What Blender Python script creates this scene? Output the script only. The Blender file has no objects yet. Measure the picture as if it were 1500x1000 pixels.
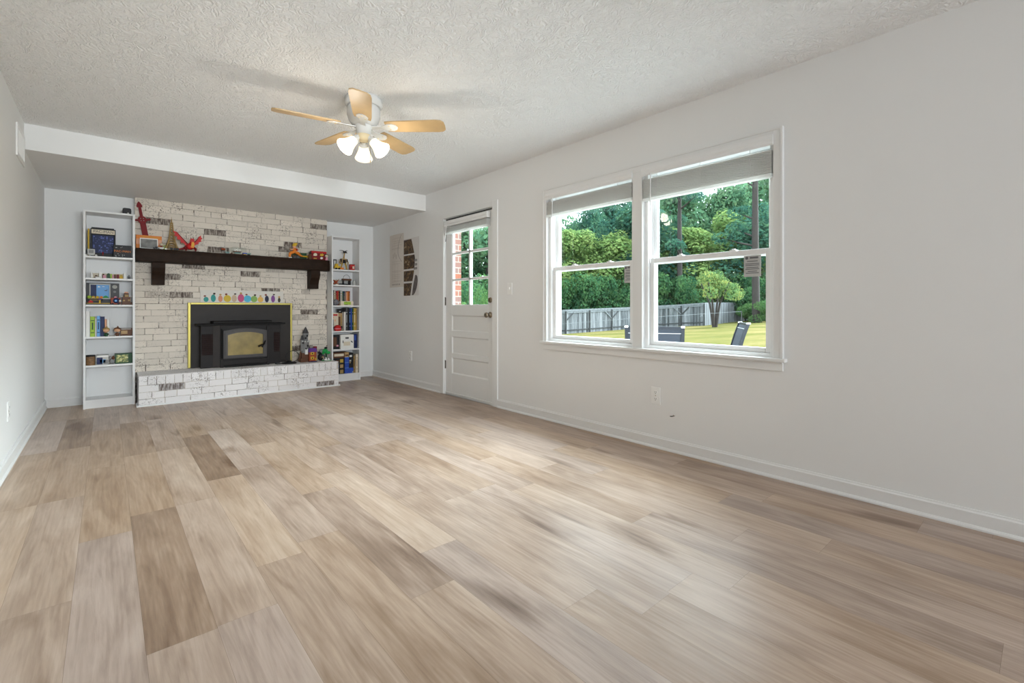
import bpy, math, random
from mathutils import Vector, Matrix, noise as mnoise
random.seed(7)
SC = bpy.context.scene
COL = SC.collection
PI = math.pi

# ------------------------------------------------------------------ camera, world, lights, exposure
F_PX, CX, CY = 686.73, 765.05, 450.8
cam_d = bpy.data.cameras.new('camera')
cam = bpy.data.objects.new('camera', cam_d); COL.objects.link(cam)
cam.location = (0, 0, 1.0218)
cam.rotation_euler = (PI / 2, 0, -0.7252)
cam_d.sensor_width = 36.0; cam_d.sensor_fit = 'HORIZONTAL'
cam_d.lens = F_PX / 1500 * 36
cam_d.shift_x = -(CX - 750) / 1500
cam_d.shift_y = -(500 - CY) / 1500
cam_d.clip_start = 0.02; cam_d.clip_end = 400
SC.camera = cam

w = bpy.data.worlds.new('overcast_sky'); SC.world = w; w.use_nodes = True
bg = w.node_tree.nodes['Background']
bg.inputs[0].default_value = (0.80, 0.91, 1.0, 1); bg.inputs[1].default_value = 3.9

def lamp(name, typ, loc, energy, col=(1, 1, 1), direction=None, **kw):
    d = bpy.data.lights.new(name, typ); o = bpy.data.objects.new(name, d); COL.objects.link(o)
    d.energy = energy; d.color = col; o.location = loc
    for k, v in kw.items(): setattr(d, k, v)
    if direction: o.rotation_euler = Vector(direction).to_track_quat('-Z', 'Y').to_euler()
    return o
# hazy daylight from the garden side
lamp('hazy_sun', 'SUN', (8, -6, 12), 18.0, (0.85, 0.937, 1.0), (-0.72, 0.24, -0.60), angle=math.radians(60))
# three unseen fill lights added behind the camera to brighten the room
lamp('far_fill', 'AREA', (2.0, -5.3, 1.35), 46, (0.88, 0.955, 1.0), (-0.07, 1.0, 0.03), shape='RECTANGLE', size=1.4, size_y=1.2, spread=math.radians(100))
lamp('forward_fill', 'AREA', (0.35, -1.2, 1.5), 11, (0.88, 0.955, 1.0), (0.10, 1.0, -0.02), shape='DISK', size=0.5, spread=math.radians(60))
lamp('bounce_fill', 'AREA', (0.2, -2.6, 1.4), 60, (0.86, 0.945, 1.0), (-0.3, -1.0, 0.35), shape='DISK', size=0.9)

vs = SC.view_settings
vs.view_transform = 'Standard'; vs.look = 'None'; vs.gamma = 1.0; vs.exposure = 0.24
vs.use_curve_mapping = False
SC.cycles.max_bounces = 10; SC.cycles.diffuse_bounces = 6; SC.cycles.transparent_max_bounces = 16
SC.cycles.sample_clamp_indirect = 4.0; SC.cycles.caustics_reflective = False; SC.cycles.caustics_refractive = False
SC.cycles.use_denoising = True

# ------------------------------------------------------------------ helpers: materials
MATS = {}
def srgb(r, g, b):
    f = lambda c: (c / 255 / 12.92) if c / 255 <= 0.04045 else ((c / 255 + 0.055) / 1.055) ** 2.4
    return (f(r), f(g), f(b))
def mat(name, col, rough=0.5, metal=0.0, var=0.06, scale=30.0, bump=0.0, spec=0.3, coat=0.0):
    """Principled material whose colour is gently mottled by a noise texture."""
    if name in MATS: return MATS[name]
    m = bpy.data.materials.new(name); m.use_nodes = True; nt = m.node_tree; N = nt.nodes; L = nt.links
    b = N['Principled BSDF']
    b.inputs['Roughness'].default_value = rough; b.inputs['Metallic'].default_value = metal
    b.inputs['Specular IOR Level'].default_value = spec; b.inputs['Coat Weight'].default_value = coat
    tc = N.new('ShaderNodeTexCoord'); nz = N.new('ShaderNodeTexNoise'); nz.inputs['Scale'].default_value = scale
    nz.inputs['Detail'].default_value = 4
    L.new(tc.outputs['Object'], nz.inputs['Vector'])
    mx = N.new('ShaderNodeMix'); mx.data_type = 'RGBA'
    mx.inputs[6].default_value = (*[c * (1 - var) for c in col], 1)
    mx.inputs[7].default_value = (*[min(1, c * (1 + var)) for c in col], 1)
    L.new(nz.outputs['Fac'], mx.inputs[0]); L.new(mx.outputs[2], b.inputs['Base Color'])
    if bump:
        bp = N.new('ShaderNodeBump'); bp.inputs['Strength'].default_value = bump; bp.inputs['Distance'].default_value = 0.01
        L.new(nz.outputs['Fac'], bp.inputs['Height']); L.new(bp.outputs[0], b.inputs['Normal'])
    MATS[name] = m
    return m
def node_mat(name):
    m = bpy.data.materials.new(name); m.use_nodes = True; MATS[name] = m
    return m, m.node_tree.nodes, m.node_tree.links, m.node_tree.nodes['Principled BSDF']
def mapr(N, L, src, a, b, c, d):
    r = N.new('ShaderNodeMapRange'); L.new(src, r.inputs[0])
    for i, v in enumerate((a, b, c, d)): r.inputs[i + 1].default_value = v
    return r.outputs[0]
def math_n(N, L, op, a, b=None):
    r = N.new('ShaderNodeMath'); r.operation = op
    for i, v in enumerate((a, b)):
        if v is None: continue
        if isinstance(v, (int, float)): r.inputs[i].default_value = v
        else: L.new(v, r.inputs[i])
    return r.outputs[0]
def ramp(N, L, src, stops):
    r = N.new('ShaderNodeValToRGB'); e = r.color_ramp.elements
    while len(e) < len(stops): e.new(0.5)
    for k, (p, c) in zip(e, stops): k.position = p; k.color = (*c, 1)
    L.new(src, r.inputs[0]); return r.outputs[0]
def noise_tex(N, L, vec, scale, detail=4, dist=0.0, rough=0.5):
    n = N.new('ShaderNodeTexNoise'); n.inputs['Scale'].default_value = scale; n.inputs['Detail'].default_value = detail
    n.inputs['Distortion'].default_value = dist; n.inputs['Roughness'].default_value = rough
    L.new(vec, n.inputs['Vector']); return n.outputs['Fac']
def mixc(N, L, fac, a, b):
    mx = N.new('ShaderNodeMix'); mx.data_type = 'RGBA'
    if isinstance(fac, float): mx.inputs[0].default_value = fac
    else: L.new(fac, mx.inputs[0])
    for i, v in ((6, a), (7, b)):
        if isinstance(v, tuple): mx.inputs[i].default_value = (*v, 1)
        else: L.new(v, mx.inputs[i])
    return mx.outputs[2]
def objvec(N, L, sx=1, sy=1, sz=1):
    tc = N.new('ShaderNodeTexCoord'); mp = N.new('ShaderNodeMapping'); mp.inputs['Scale'].default_value = (sx, sy, sz)
    L.new(tc.outputs['Object'], mp.inputs[0]); return mp.outputs[0]

# ------------------------------------------------------------------ helpers: meshes
class MB:
    def __init__(s): s.v = []; s.f = []; s.mi = []; s.sm = []; s.cur = 0; s.fa = []; s.attr = None
    def add(s, vs, fs, smooth=False):
        o = len(s.v); s.v += [tuple(p) for p in vs]
        for f in fs:
            s.f.append(tuple(i + o for i in f)); s.mi.append(s.cur); s.sm.append(smooth); s.fa.append(s.attr)
        return s
    def m(s, i): s.cur = i; return s
    def box(s, x0, x1, y0, y1, z0, z1):
        v = [(x, y, z) for z in (z0, z1) for y in (y0, y1) for x in (x0, x1)]
        return s.add(v, [(0, 2, 3, 1), (4, 5, 7, 6), (0, 1, 5, 4), (2, 6, 7, 3), (0, 4, 6, 2), (1, 3, 7, 5)])
    def cbox(s, c, d): return s.box(c[0] - d[0] / 2, c[0] + d[0] / 2, c[1] - d[1] / 2, c[1] + d[1] / 2, c[2] - d[2] / 2, c[2] + d[2] / 2)
    def cyl(s, p0, p1, r0, r1=None, n=16, cap=True, smooth=True):
        r1 = r0 if r1 is None else r1
        p0, p1 = Vector(p0), Vector(p1); ax = (p1 - p0).normalized()
        a = ax.orthogonal().normalized(); b = ax.cross(a)
        v = []
        for p, r in ((p0, r0), (p1, r1)):
            for i in range(n):
                t = 2 * PI * i / n; v.append(p + a * math.cos(t) * r + b * math.sin(t) * r)
        s.add(v, [(i, (i + 1) % n, n + (i + 1) % n, n + i) for i in range(n)], smooth)
        if cap:
            s.add(v[:n], [tuple(range(n))[::-1]]); s.add(v[n:], [tuple(range(n))])
        return s
    def lathe(s, prof, c=(0, 0, 0), n=24, axis=None, smooth=True):
        """Revolve (r, h) pairs about an axis through c."""
        ax = Vector(axis or (0, 0, 1)).normalized(); a = ax.orthogonal().normalized(); b = ax.cross(a); c = Vector(c)
        v = []
        for r, h in prof:
            for i in range(n):
                t = 2 * PI * i / n; v.append(c + ax * h + a * math.cos(t) * r + b * math.sin(t) * r)
        f = []
        for j in range(len(prof) - 1):
            for i in range(n): f.append((j * n + i, j * n + (i + 1) % n, (j + 1) * n + (i + 1) % n, (j + 1) * n + i))
        s.add(v, f, smooth)
        if prof[0][0] > 1e-5: s.add(v[:n], [tuple(range(n))[::-1]])
        if prof[-1][0] > 1e-5: s.add(v[-n:], [tuple(range(n))])
        return s
    def tube(s, pts, r, n=8, closed=False):
        pts = [Vector(p) for p in pts]; k = len(pts); v = []
        rr = r if isinstance(r, (list, tuple)) else [r] * k
        prev = None
        for i, p in enumerate(pts):
            t = (pts[(i + 1) % k] - pts[i - 1]) if closed else (pts[min(i + 1, k - 1)] - pts[max(i - 1, 0)])
            t.normalize()
            if prev is None: a = t.orthogonal().normalized()
            else:
                a = prev - t * prev.dot(t)
                a = a.normalized() if a.length > 1e-6 else t.orthogonal().normalized()
            prev = a; b = t.cross(a)
            for j in range(n):
                q = 2 * PI * j / n; v.append(p + (a * math.cos(q) + b * math.sin(q)) * rr[i])
        f = []
        for i in range(k if closed else k - 1):
            i2 = (i + 1) % k
            for j in range(n): f.append((i * n + j, i * n + (j + 1) % n, i2 * n + (j + 1) % n, i2 * n + j))
        s.add(v, f, True)
        if not closed:
            s.add(v[:n], [tuple(range(n))[::-1]]); s.add(v[-n:], [tuple(range(n))])
        return s
    def prism(s, poly, axis, a, b, smooth=False):
        """Extrude a 2-D polygon along x, y or z. poly holds the two other coordinates in xyz order."""
        def P(p, t):
            return (t, p[0], p[1]) if axis == 'x' else ((p[0], t, p[1]) if axis == 'y' else (p[0], p[1], t))
        n = len(poly); v = [P(p, a) for p in poly] + [P(p, b) for p in poly]
        area = sum(poly[i][0] * poly[(i + 1) % n][1] - poly[(i + 1) % n][0] * poly[i][1] for i in range(n))
        flip = (area > 0) != (axis == 'y')
        lo = tuple(range(n)); hi = tuple(range(n, 2 * n))
        if b < a: flip = not flip
        if flip:
            s.add(v, [lo[::-1], hi]); s.add(v, [(i, (i + 1) % n, n + (i + 1) % n, n + i) for i in range(n)], smooth)
        else:
            s.add(v, [lo, hi[::-1]]); s.add(v, [(i, n + i, n + (i + 1) % n, (i + 1) % n) for i in range(n)], smooth)
        return s
    def ball(s, c, r, nu=16, nv=10):
        r = (r, r, r) if isinstance(r, (int, float)) else r
        v = [(c[0], c[1], c[2] - r[2])]
        for j in range(1, nv):
            t = PI * j / nv - PI / 2
            for i in range(nu):
                q = 2 * PI * i / nu
                v.append((c[0] + r[0] * math.cos(t) * math.cos(q), c[1] + r[1] * math.cos(t) * math.sin(q), c[2] + r[2] * math.sin(t)))
        v.append((c[0], c[1], c[2] + r[2]))
        f = [(0, 1 + (i + 1) % nu, 1 + i) for i in range(nu)]
        for j in range(nv - 2):
            for i in range(nu):
                a = 1 + j * nu; f.append((a + i, a + (i + 1) % nu, a + nu + (i + 1) % nu, a + nu + i))
        a = 1 + (nv - 2) * nu; f += [(a + i, a + (i + 1) % nu, len(v) - 1) for i in range(nu)]
        return s.add(v, f, True)
    def xf(s, M, start=0):
        M = Matrix(M) if not isinstance(M, Matrix) else M
        for i in range(start, len(s.v)): s.v[i] = tuple(M @ Vector(s.v[i]))
        return s
    def pieces(s):
        """Face lists of clusters of shapes that lie well apart from each other."""
        par = list(range(len(s.v)))
        def f(x):
            while par[x] != x: par[x] = par[par[x]]; x = par[x]
            return x
        for fc in s.f:
            for i in fc[1:]: par[f(i)] = f(fc[0])
        box = {}
        for i, p in enumerate(s.v):
            b = box.setdefault(f(i), [list(p), list(p)])
            for k in range(3): b[0][k] = min(b[0][k], p[k]); b[1][k] = max(b[1][k], p[k])
        ks = list(box); size = {k: max(box[k][1][q] - box[k][0][q] for q in range(3)) for k in ks}
        g = {k: k for k in ks}
        def fg(x):
            while g[x] != x: x = g[x]
            return x
        for i, a in enumerate(ks):
            for b in ks[i + 1:]:
                gap = math.sqrt(sum(max(0, box[a][0][q] - box[b][1][q], box[b][0][q] - box[a][1][q]) ** 2 for q in range(3)))
                if gap <= max(0.018, 0.47 * max(size[a], size[b])): g[fg(b)] = fg(a)
        out = {}
        for i, fc in enumerate(s.f): out.setdefault(fg(f(fc[0])), []).append(i)
        return list(out.values())
    def build(s, name, mats, parent=None, bevel=0.0, loc=None, seg=2):
        if parent is not None and 1 < len(s.f) < 1500:
            ps = s.pieces()
            if len(ps) > 1:
                first = None
                for idx in ps:
                    q = MB()
                    for i in idx:
                        q.m(s.mi[i]); q.attr = s.fa[i]; q.add([s.v[k] for k in s.f[i]], [tuple(range(len(s.f[i])))], s.sm[i])
                    # weld corners that the faces of one piece share
                    key = {}; remap = []; nv = []
                    src = [k for i in idx for k in s.f[i]]
                    for k, p in zip(src, q.v):
                        if k not in key: key[k] = len(nv); nv.append(p)
                        remap.append(key[k])
                    q.f = [tuple(remap[i] for i in fc) for fc in q.f]; q.v = nv
                    o = q._link(name, mats, parent, bevel, loc, seg); first = first or o
                return first
        return s._link(name, mats, parent, bevel, loc, seg)
    def _link(s, name, mats, parent=None, bevel=0.0, loc=None, seg=2):
        me = bpy.data.meshes.new(name); me.from_pydata(s.v, [], s.f)
        for mm in (mats if isinstance(mats, (list, tuple)) else [mats]): me.materials.append(mm)
        me.polygons.foreach_set('material_index', s.mi); me.polygons.foreach_set('use_smooth', s.sm)
        if any(a is not None for a in s.fa):
            at = me.attributes.new('tone', 'FLOAT_COLOR', 'FACE')
            at.data.foreach_set('color', [c for a in s.fa for c in ((a or (0.5, 0.5, 0.5)) + (1.0,))])
        me.update()
        o = bpy.data.objects.new(name, me); COL.objects.link(o)
        if parent: o.parent = parent
        if loc: o.location = loc
        if bevel:
            b = o.modifiers.new('bevel', 'BEVEL'); b.width = bevel; b.segments = seg; b.limit_method = 'ANGLE'; b.angle_limit = math.radians(40)
        return o

def tag(o, label=None, cat=None, group=None, kind=None):
    if label: o['label'] = label
    if cat: o['category'] = cat
    if group: o['group'] = group
    if kind: o['kind'] = kind
    return o
def thing(name, label, cat, loc=(0, 0, 0), rz=0.0, group=None):
    o = bpy.data.objects.new(name, None); COL.objects.link(o); o.empty_display_size = 0.05
    o.location = loc; o.rotation_euler = (0, 0, rz)
    return tag(o, label, cat, group)
def struct(mb, name, mats, label=None, bevel=0.0):
    o = mb.build(name, mats, bevel=bevel); o['kind'] = 'structure'
    if label: o['label'] = label
    return o
def copy_tree(o, parent=None):
    c = o.copy(); COL.objects.link(c)
    if parent: c.parent = parent
    for ch in [x for x in bpy.data.objects if x.parent == o]: copy_tree(ch, c)
    return c
def lettering(body, size, M, m, parent, name='lettering', depth=0.0008, align='CENTER'):
    cu = bpy.data.curves.new(name, 'FONT'); cu.body = body; cu.size = size; cu.align_x = align; cu.align_y = 'CENTER'; cu.extrude = depth
    t = bpy.data.objects.new(name, cu); COL.objects.link(t)
    dg = bpy.context.evaluated_depsgraph_get(); me = bpy.data.meshes.new_from_object(t.evaluated_get(dg))
    bpy.data.objects.remove(t); me.transform(M); me.materials.clear(); me.materials.append(m); me.name = name
    o = bpy.data.objects.new(name, me); COL.objects.link(o); o.parent = parent
    return o
FACE_MY = Matrix(((1, 0, 0, 0), (0, 0, -1, 0), (0, 1, 0, 0), (0, 0, 0, 1)))   # text plane turned to face -y

# ------------------------------------------------------------------ materials
def wall_paint(name, col):
    m, N, L, b = node_mat(name)
    v = objvec(N, L)
    n = noise_tex(N, L, v, 1.3, 3); fine = noise_tex(N, L, v, 260, 2)
    L.new(mixc(N, L, n, tuple(c * 0.97 for c in col), tuple(min(1, c * 1.02) for c in col)), b.inputs['Base Color'])
    b.inputs['Roughness'].default_value = 0.62; b.inputs['Specular IOR Level'].default_value = 0.3
    bp = N.new('ShaderNodeBump'); bp.inputs['Strength'].default_value = 0.05; bp.inputs['Distance'].default_value = 0.002
    L.new(fine, bp.inputs['Height']); L.new(bp.outputs[0], b.inputs['Normal'])
    return m
M_WALL = wall_paint('white_wall_paint', (0.80, 0.80, 0.795))
def ceiling_mat():
    m, N, L, b = node_mat('stomped_ceiling_texture')
    v = objvec(N, L)
    b.inputs['Roughness'].default_value = 0.85; b.inputs['Specular IOR Level'].default_value = 0.2
    warp = N.new('ShaderNodeTexNoise'); warp.inputs['Scale'].default_value = 9; warp.inputs['Detail'].default_value = 2; L.new(v, warp.inputs['Vector'])
    ad = N.new('ShaderNodeVectorMath'); ad.operation = 'MULTIPLY_ADD'; L.new(warp.outputs['Color'], ad.inputs[0]); ad.inputs[1].default_value = (0.25, 0.25, 0.25); L.new(v, ad.inputs[2])
    wv = N.new('ShaderNodeTexWave'); wv.inputs['Scale'].default_value = 11; wv.inputs['Distortion'].default_value = 9; wv.inputs['Detail'].default_value = 3; wv.inputs['Detail Scale'].default_value = 2.2
    L.new(ad.outputs[0], wv.inputs['Vector'])
    n2 = noise_tex(N, L, v, 55, 5, 0.8)
    h = math_n(N, L, 'ADD', math_n(N, L, 'MULTIPLY', wv.outputs['Fac'], 0.55), math_n(N, L, 'MULTIPLY', n2, 0.9))
    bp = N.new('ShaderNodeBump'); bp.inputs['Strength'].default_value = 0.72; bp.inputs['Distance'].default_value = 0.010
    L.new(h, bp.inputs['Height']); L.new(bp.outputs[0], b.inputs['Normal'])
    b.inputs['Base Color'].default_value = (0.88, 0.88, 0.878, 1)
    return m
M_CEIL = ceiling_mat()
def floor_mat():
    m, N, L, b = node_mat('oak_look_vinyl_planks')
    at = N.new('ShaderNodeAttribute'); at.attribute_name = 'tone'
    sp = N.new('ShaderNodeSeparateColor'); L.new(at.outputs['Color'], sp.inputs[0])
    tone, seed, warm = sp.outputs[0], sp.outputs[1], sp.outputs[2]
    def vec(sx, sy, off):
        mp = N.new('ShaderNodeMapping'); mp.inputs['Scale'].default_value = (sx, sy, 1)
        tc = N.new('ShaderNodeTexCoord'); L.new(tc.outputs['Object'], mp.inputs[0])
        cb = N.new('ShaderNodeCombineXYZ'); L.new(math_n(N, L, 'MULTIPLY', seed, off), cb.inputs[0]); L.new(math_n(N, L, 'MULTIPLY', seed, off * 0.7), cb.inputs[1]); L.new(math_n(N, L, 'MULTIPLY', seed, off * 1.3), cb.inputs[2])
        a = N.new('ShaderNodeVectorMath'); a.operation = 'ADD'; L.new(mp.outputs[0], a.inputs[0]); L.new(cb.outputs[0], a.inputs[1])
        return a.outputs[0]
    n1 = noise_tex(N, L, vec(11, 1.5, 40), 1.0, 5, 1.6)
    n2 = noise_tex(N, L, vec(120, 5, 40), 1.0, 4, 0.3)
    n3 = noise_tex(N, L, vec(4, 1.6, 90), 1.0, 3, 0.5)
    wv = N.new('ShaderNodeTexWave'); wv.wave_type = 'BANDS'; wv.bands_direction = 'X'; wv.inputs['Scale'].default_value = 3.2; wv.inputs['Distortion'].default_value = 7
    wv.inputs['Detail'].default_value = 2; wv.inputs['Detail Scale'].default_value = 0.9; L.new(vec(5.5, 0.8, 25), wv.inputs['Vector'])
    def term(x, k): return math_n(N, L, 'MULTIPLY', math_n(N, L, 'SUBTRACT', x, 0.5), k)
    n4 = noise_tex(N, L, vec(38, 2.2, 60), 1.0, 6, 1.0, 0.7)
    vo = N.new('ShaderNodeTexVoronoi'); vo.inputs['Scale'].default_value = 1.0; vo.inputs['Randomness'].default_value = 1.0; L.new(vec(3.6, 1.05, 33), vo.inputs['Vector'])
    knot = mapr(N, L, math_n(N, L, 'ADD', vo.outputs['Distance'], term(n1, 0.25)), 0.02, 0.24, -0.42, 0.0)
    t = math_n(N, L, 'ADD', tone, term(n1, 0.70))
    t = math_n(N, L, 'ADD', t, term(n2, 0.24)); t = math_n(N, L, 'ADD', t, term(n3, 0.62)); t = math_n(N, L, 'ADD', t, term(wv.outputs['Fac'], 0.05))
    t = math_n(N, L, 'ADD', t, term(n4, 0.55)); t = math_n(N, L, 'ADD', t, knot)
    c1 = ramp(N, L, t, [(0.0, (0.155, 0.104, 0.078)), (0.35, (0.305, 0.224, 0.178)), (0.65, (0.465, 0.362, 0.302)), (1.0, (0.62, 0.515, 0.445))])
    c2 = ramp(N, L, t, [(0.0, (0.18, 0.102, 0.058)), (0.35, (0.335, 0.222, 0.142)), (0.65, (0.485, 0.355, 0.255)), (1.0, (0.64, 0.51, 0.40))])
    L.new(mixc(N, L, warm, c1, c2), b.inputs['Base Color'])
    L.new(mapr(N, L, n2, 0.2, 0.8, 0.30, 0.42), b.inputs['Roughness']); b.inputs['Specular IOR Level'].default_value = 0.45
    bp = N.new('ShaderNodeBump'); bp.inputs['Strength'].default_value = 0.12; bp.inputs['Distance'].default_value = 0.003
    L.new(n2, bp.inputs['Height']); L.new(bp.outputs[0], b.inputs['Normal'])
    return m
M_FLOOR = floor_mat()
M_SEAM = mat('plank_seam', (0.12, 0.085, 0.06), 0.7)
M_TRIM = mat('white_trim_paint', (0.78, 0.78, 0.775), 0.35, var=0.015, scale=3)
M_DOORP = mat('white_door_paint', (0.77, 0.77, 0.76), 0.38, var=0.015, scale=3)
M_VINYL = mat('white_window_vinyl', (0.84, 0.84, 0.84), 0.3, var=0.01)
M_SHELF = mat('white_melamine', (0.80, 0.80, 0.80), 0.4, var=0.01, scale=3)
M_BLIND = mat('white_blind_valance', (0.80, 0.80, 0.795), 0.4, var=0.02)
def slat_mat():
    m, N, L, b = node_mat('white_blind_slat'); b.inputs['Base Color'].default_value = (0.84, 0.84, 0.83, 1); b.inputs['Roughness'].default_value = 0.4
    n = noise_tex(N, L, objvec(N, L), 12, 2); L.new(mixc(N, L, n, (0.82, 0.82, 0.81), (0.86, 0.86, 0.85)), b.inputs['Base Color'])
    tr = N.new('ShaderNodeBsdfTranslucent'); tr.inputs[0].default_value = (0.9, 0.9, 0.88, 1); mx = N.new('ShaderNodeMixShader'); mx.inputs[0].default_value = 0.45
    L.new(b.outputs[0], mx.inputs[1]); L.new(tr.outputs[0], mx.inputs[2]); L.new(mx.outputs[0], N['Material Output'].inputs[0]); return m
M_SLAT = slat_mat()
def brick_mat(name, paint, dark):
    m, N, L, b = node_mat(name)
    at = N.new('ShaderNodeAttribute'); at.attribute_name = 'tone'
    sp = N.new('ShaderNodeSeparateColor'); L.new(at.outputs['Color'], sp.inputs[0])
    v = objvec(N, L)
    big = noise_tex(N, L, v, 4.5, 3); sm = noise_tex(N, L, v, 75, 5, 0.6, 0.65); st = noise_tex(N, L, objvec(N, L, 60, 60, 14), 1.0, 4)
    mask = math_n(N, L, 'MULTIPLY', mapr(N, L, big, 0.44, 0.62, 0.0, 1.0), mapr(N, L, sm, 0.55, 0.60, 0.0, 0.85))
    bare = math_n(N, L, 'MULTIPLY', sp.outputs[1], mapr(N, L, st, 0.40, 0.68, 1.0, 0.30))
    c = mixc(N, L, sp.outputs[0], tuple(x * 0.90 for x in paint), tuple(min(1, x * 1.06) for x in paint))
    c = mixc(N, L, mask, c, dark); c = mixc(N, L, bare, c, dark)
    L.new(c, b.inputs['Base Color']); b.inputs['Roughness'].default_value = 0.8; b.inputs['Specular IOR Level'].default_value = 0.25
    bp = N.new('ShaderNodeBump'); bp.inputs['Strength'].default_value = 0.4; bp.inputs['Distance'].default_value = 0.004
    L.new(sm, bp.inputs['Height']); L.new(bp.outputs[0], b.inputs['Normal'])
    return m
M_BRICK = brick_mat('whitewashed_brick', (0.73, 0.665, 0.585), (0.105, 0.08, 0.068))
M_HEARTH = brick_mat('whitewashed_hearth_brick_lit', (0.80, 0.775, 0.775), (0.14, 0.11, 0.10))  # same whitewash as the breast, with the bluish light put into its colour
def mortar_mat():
    m, N, L, b = node_mat('whitewashed_mortar'); v = objvec(N, L)
    n = noise_tex(N, L, v, 7, 4); f = noise_tex(N, L, v, 40, 3)
    t = math_n(N, L, 'ADD', math_n(N, L, 'MULTIPLY', n, .6), math_n(N, L, 'MULTIPLY', f, .4))
    L.new(ramp(N, L, t, [(.40, (.10, .08, .065)), (.47, (.30, .26, .22)), (.54, (.58, .53, .47))]), b.inputs['Base Color']); b.inputs['Roughness'].default_value = .95
    return m
M_MORTAR = mortar_mat()
M_MANTEL = mat('dark_walnut_stain', (0.022, 0.011, 0.006), 0.6, var=0.5, scale=18, bump=0.3, spec=0.15)
M_IRON = mat('charcoal_painted_steel', (0.032, 0.027, 0.025), 0.5, var=0.15, scale=12, spec=0.2)
M_CAST = mat('black_cast_iron', (0.008, 0.007, 0.007), 0.55, var=0.2, spec=0.15)
M_IRONL = mat('worn_grey_cast_iron', (0.050, 0.044, 0.043), 0.42, var=0.15)
M_CABINET = mat('dark_stove_cabinet', (0.014, 0.011, 0.011), 0.5, var=0.15, spec=0.2)
M_BRASS = mat('polished_brass', (0.40, 0.335, 0.10), 0.45, 1.0, var=0.05)
M_NICKEL = mat('satin_nickel', (0.30, 0.25, 0.19), 0.28, 1.0)
M_HINGE = mat('dark_bronze_hinge', (0.10, 0.085, 0.07), 0.4, 0.8)
M_PLATE = mat('white_plastic', (0.84, 0.84, 0.83), 0.35, var=0.01)
M_SLOT = mat('dark_slot', (0.05, 0.05, 0.05), 0.7)
M_BLACK = mat('matte_black_plastic', (0.008, 0.008, 0.009), 0.5, spec=0.2)
M_WHITE = mat('toy_white', (0.78, 0.77, 0.74), 0.4)
def glass_mat(name, tint=(1, 1, 1), refl=0.08):
    m = bpy.data.materials.new(name); m.use_nodes = True; nt = m.node_tree; N = nt.nodes; L = nt.links
    N.remove(N['Principled BSDF']); out = N['Material Output']
    t = N.new('ShaderNodeBsdfTransparent'); t.inputs[0].default_value = (*tint, 1)
    g = N.new('ShaderNodeBsdfGlossy'); g.inputs['Roughness'].default_value = 0.02
    lw = N.new('ShaderNodeLayerWeight'); lw.inputs['Blend'].default_value = 0.5; ge = N.new('ShaderNodeNewGeometry')
    f = math_n(N, L, 'ADD', math_n(N, L, 'MULTIPLY', math_n(N, L, 'POWER', lw.outputs['Facing'], 5.0), 0.8), refl * 0.3)
    f = math_n(N, L, 'MULTIPLY', f, math_n(N, L, 'SUBTRACT', 1.0, ge.outputs['Backfacing']))
    mx = N.new('ShaderNodeMixShader'); L.new(f, mx.inputs[0])
    L.new(t.outputs[0], mx.inputs[1]); L.new(g.outputs[0], mx.inputs[2]); L.new(mx.outputs[0], out.inputs[0])
    MATS[name] = m; return m
M_GLASS = glass_mat('window_glass', (0.95, 0.985, 0.975))
M_STOVEGLASS = mat('smoked_amber_stove_glass', (0.25, 0.185, 0.055), 0.25, var=0.5, scale=9, coat=0.3)

# ------------------------------------------------------------------ the room
XR, XL, YB, YF, YS, ZS, H = 3.011, -0.475, 6.80, -5.8, 5.235, 2.2425, 2.44
WT = 0.15

# floor: one plank per face, 0.178 m wide and 1.22 m long
fl = MB(); fl.m(0)
fl.attr = (0.2, 0.2, 0.2); fl.m(1); fl.add([(XL, YF, -0.0015), (XR, YF, -0.0015), (XR, YB, -0.0015), (XL, YB, -0.0015)], [(0, 1, 2, 3)])
fl.m(0)
PW, PL = 0.178, 1.225
ends = {0: 1.765, -2: 4.72 - PL, -1: 0.35, 1: 0.55, 4: 1.49, 3: 0.95, 2: 3.30}
dark = {(0, 1.765): 0.30, (-2, 4.72): 0.26, (2, 3.30): 0.28, (4, 2.715): 0.58, (1, 1.775): 0.60, (1, 3.0): 0.62}
rr = random.Random(11)
for r in range(-4, 18):
    x0 = 0.087 + r * PW; x1 = x0 + PW
    xa, xb = max(x0, XL), min(x1, XR)
    if xb - xa < 0.01: continue
    off = ends.get(r, rr.uniform(0, PL)); y = off - math.ceil((off - YF) / PL) * PL
    while y < YB:
        ya, yb = max(y, YF), min(y + PL, YB)
        tone = min(0.76, max(0.36, rr.gauss(0.55, 0.055)))
        if rr.random() < 0.05: tone -= 0.14
        for (dr, dy), tv in dark.items():
            if dr == r and abs(dy - y) < 0.05: tone = tv
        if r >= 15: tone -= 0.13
        warm = min(1, max(0, rr.gauss(0.42, 0.28)))
        if x0 < 0.45 and 2.0 < y < 4.6 and tone > 0.3: warm = min(1, warm + 0.35)
        fl.attr = (tone, rr.random(), warm)
        if yb - ya > 0.01:
            g = 0.00025
            fl.add([(xa + g, ya + g, 0), (xb - g, ya + g, 0), (xb - g, yb - g, 0), (xa + g, yb - g, 0)], [(0, 1, 2, 3)])
        y += PL
fl.attr = (0.2, 0.2, 0.2); fl.m(1); fl.box(XL - WT, XR + WT, YF - WT, YB + WT, -0.2, -0.01)
struct(fl, 'floor', [M_FLOOR, M_SEAM], 'light oak look plank floor')

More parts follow.
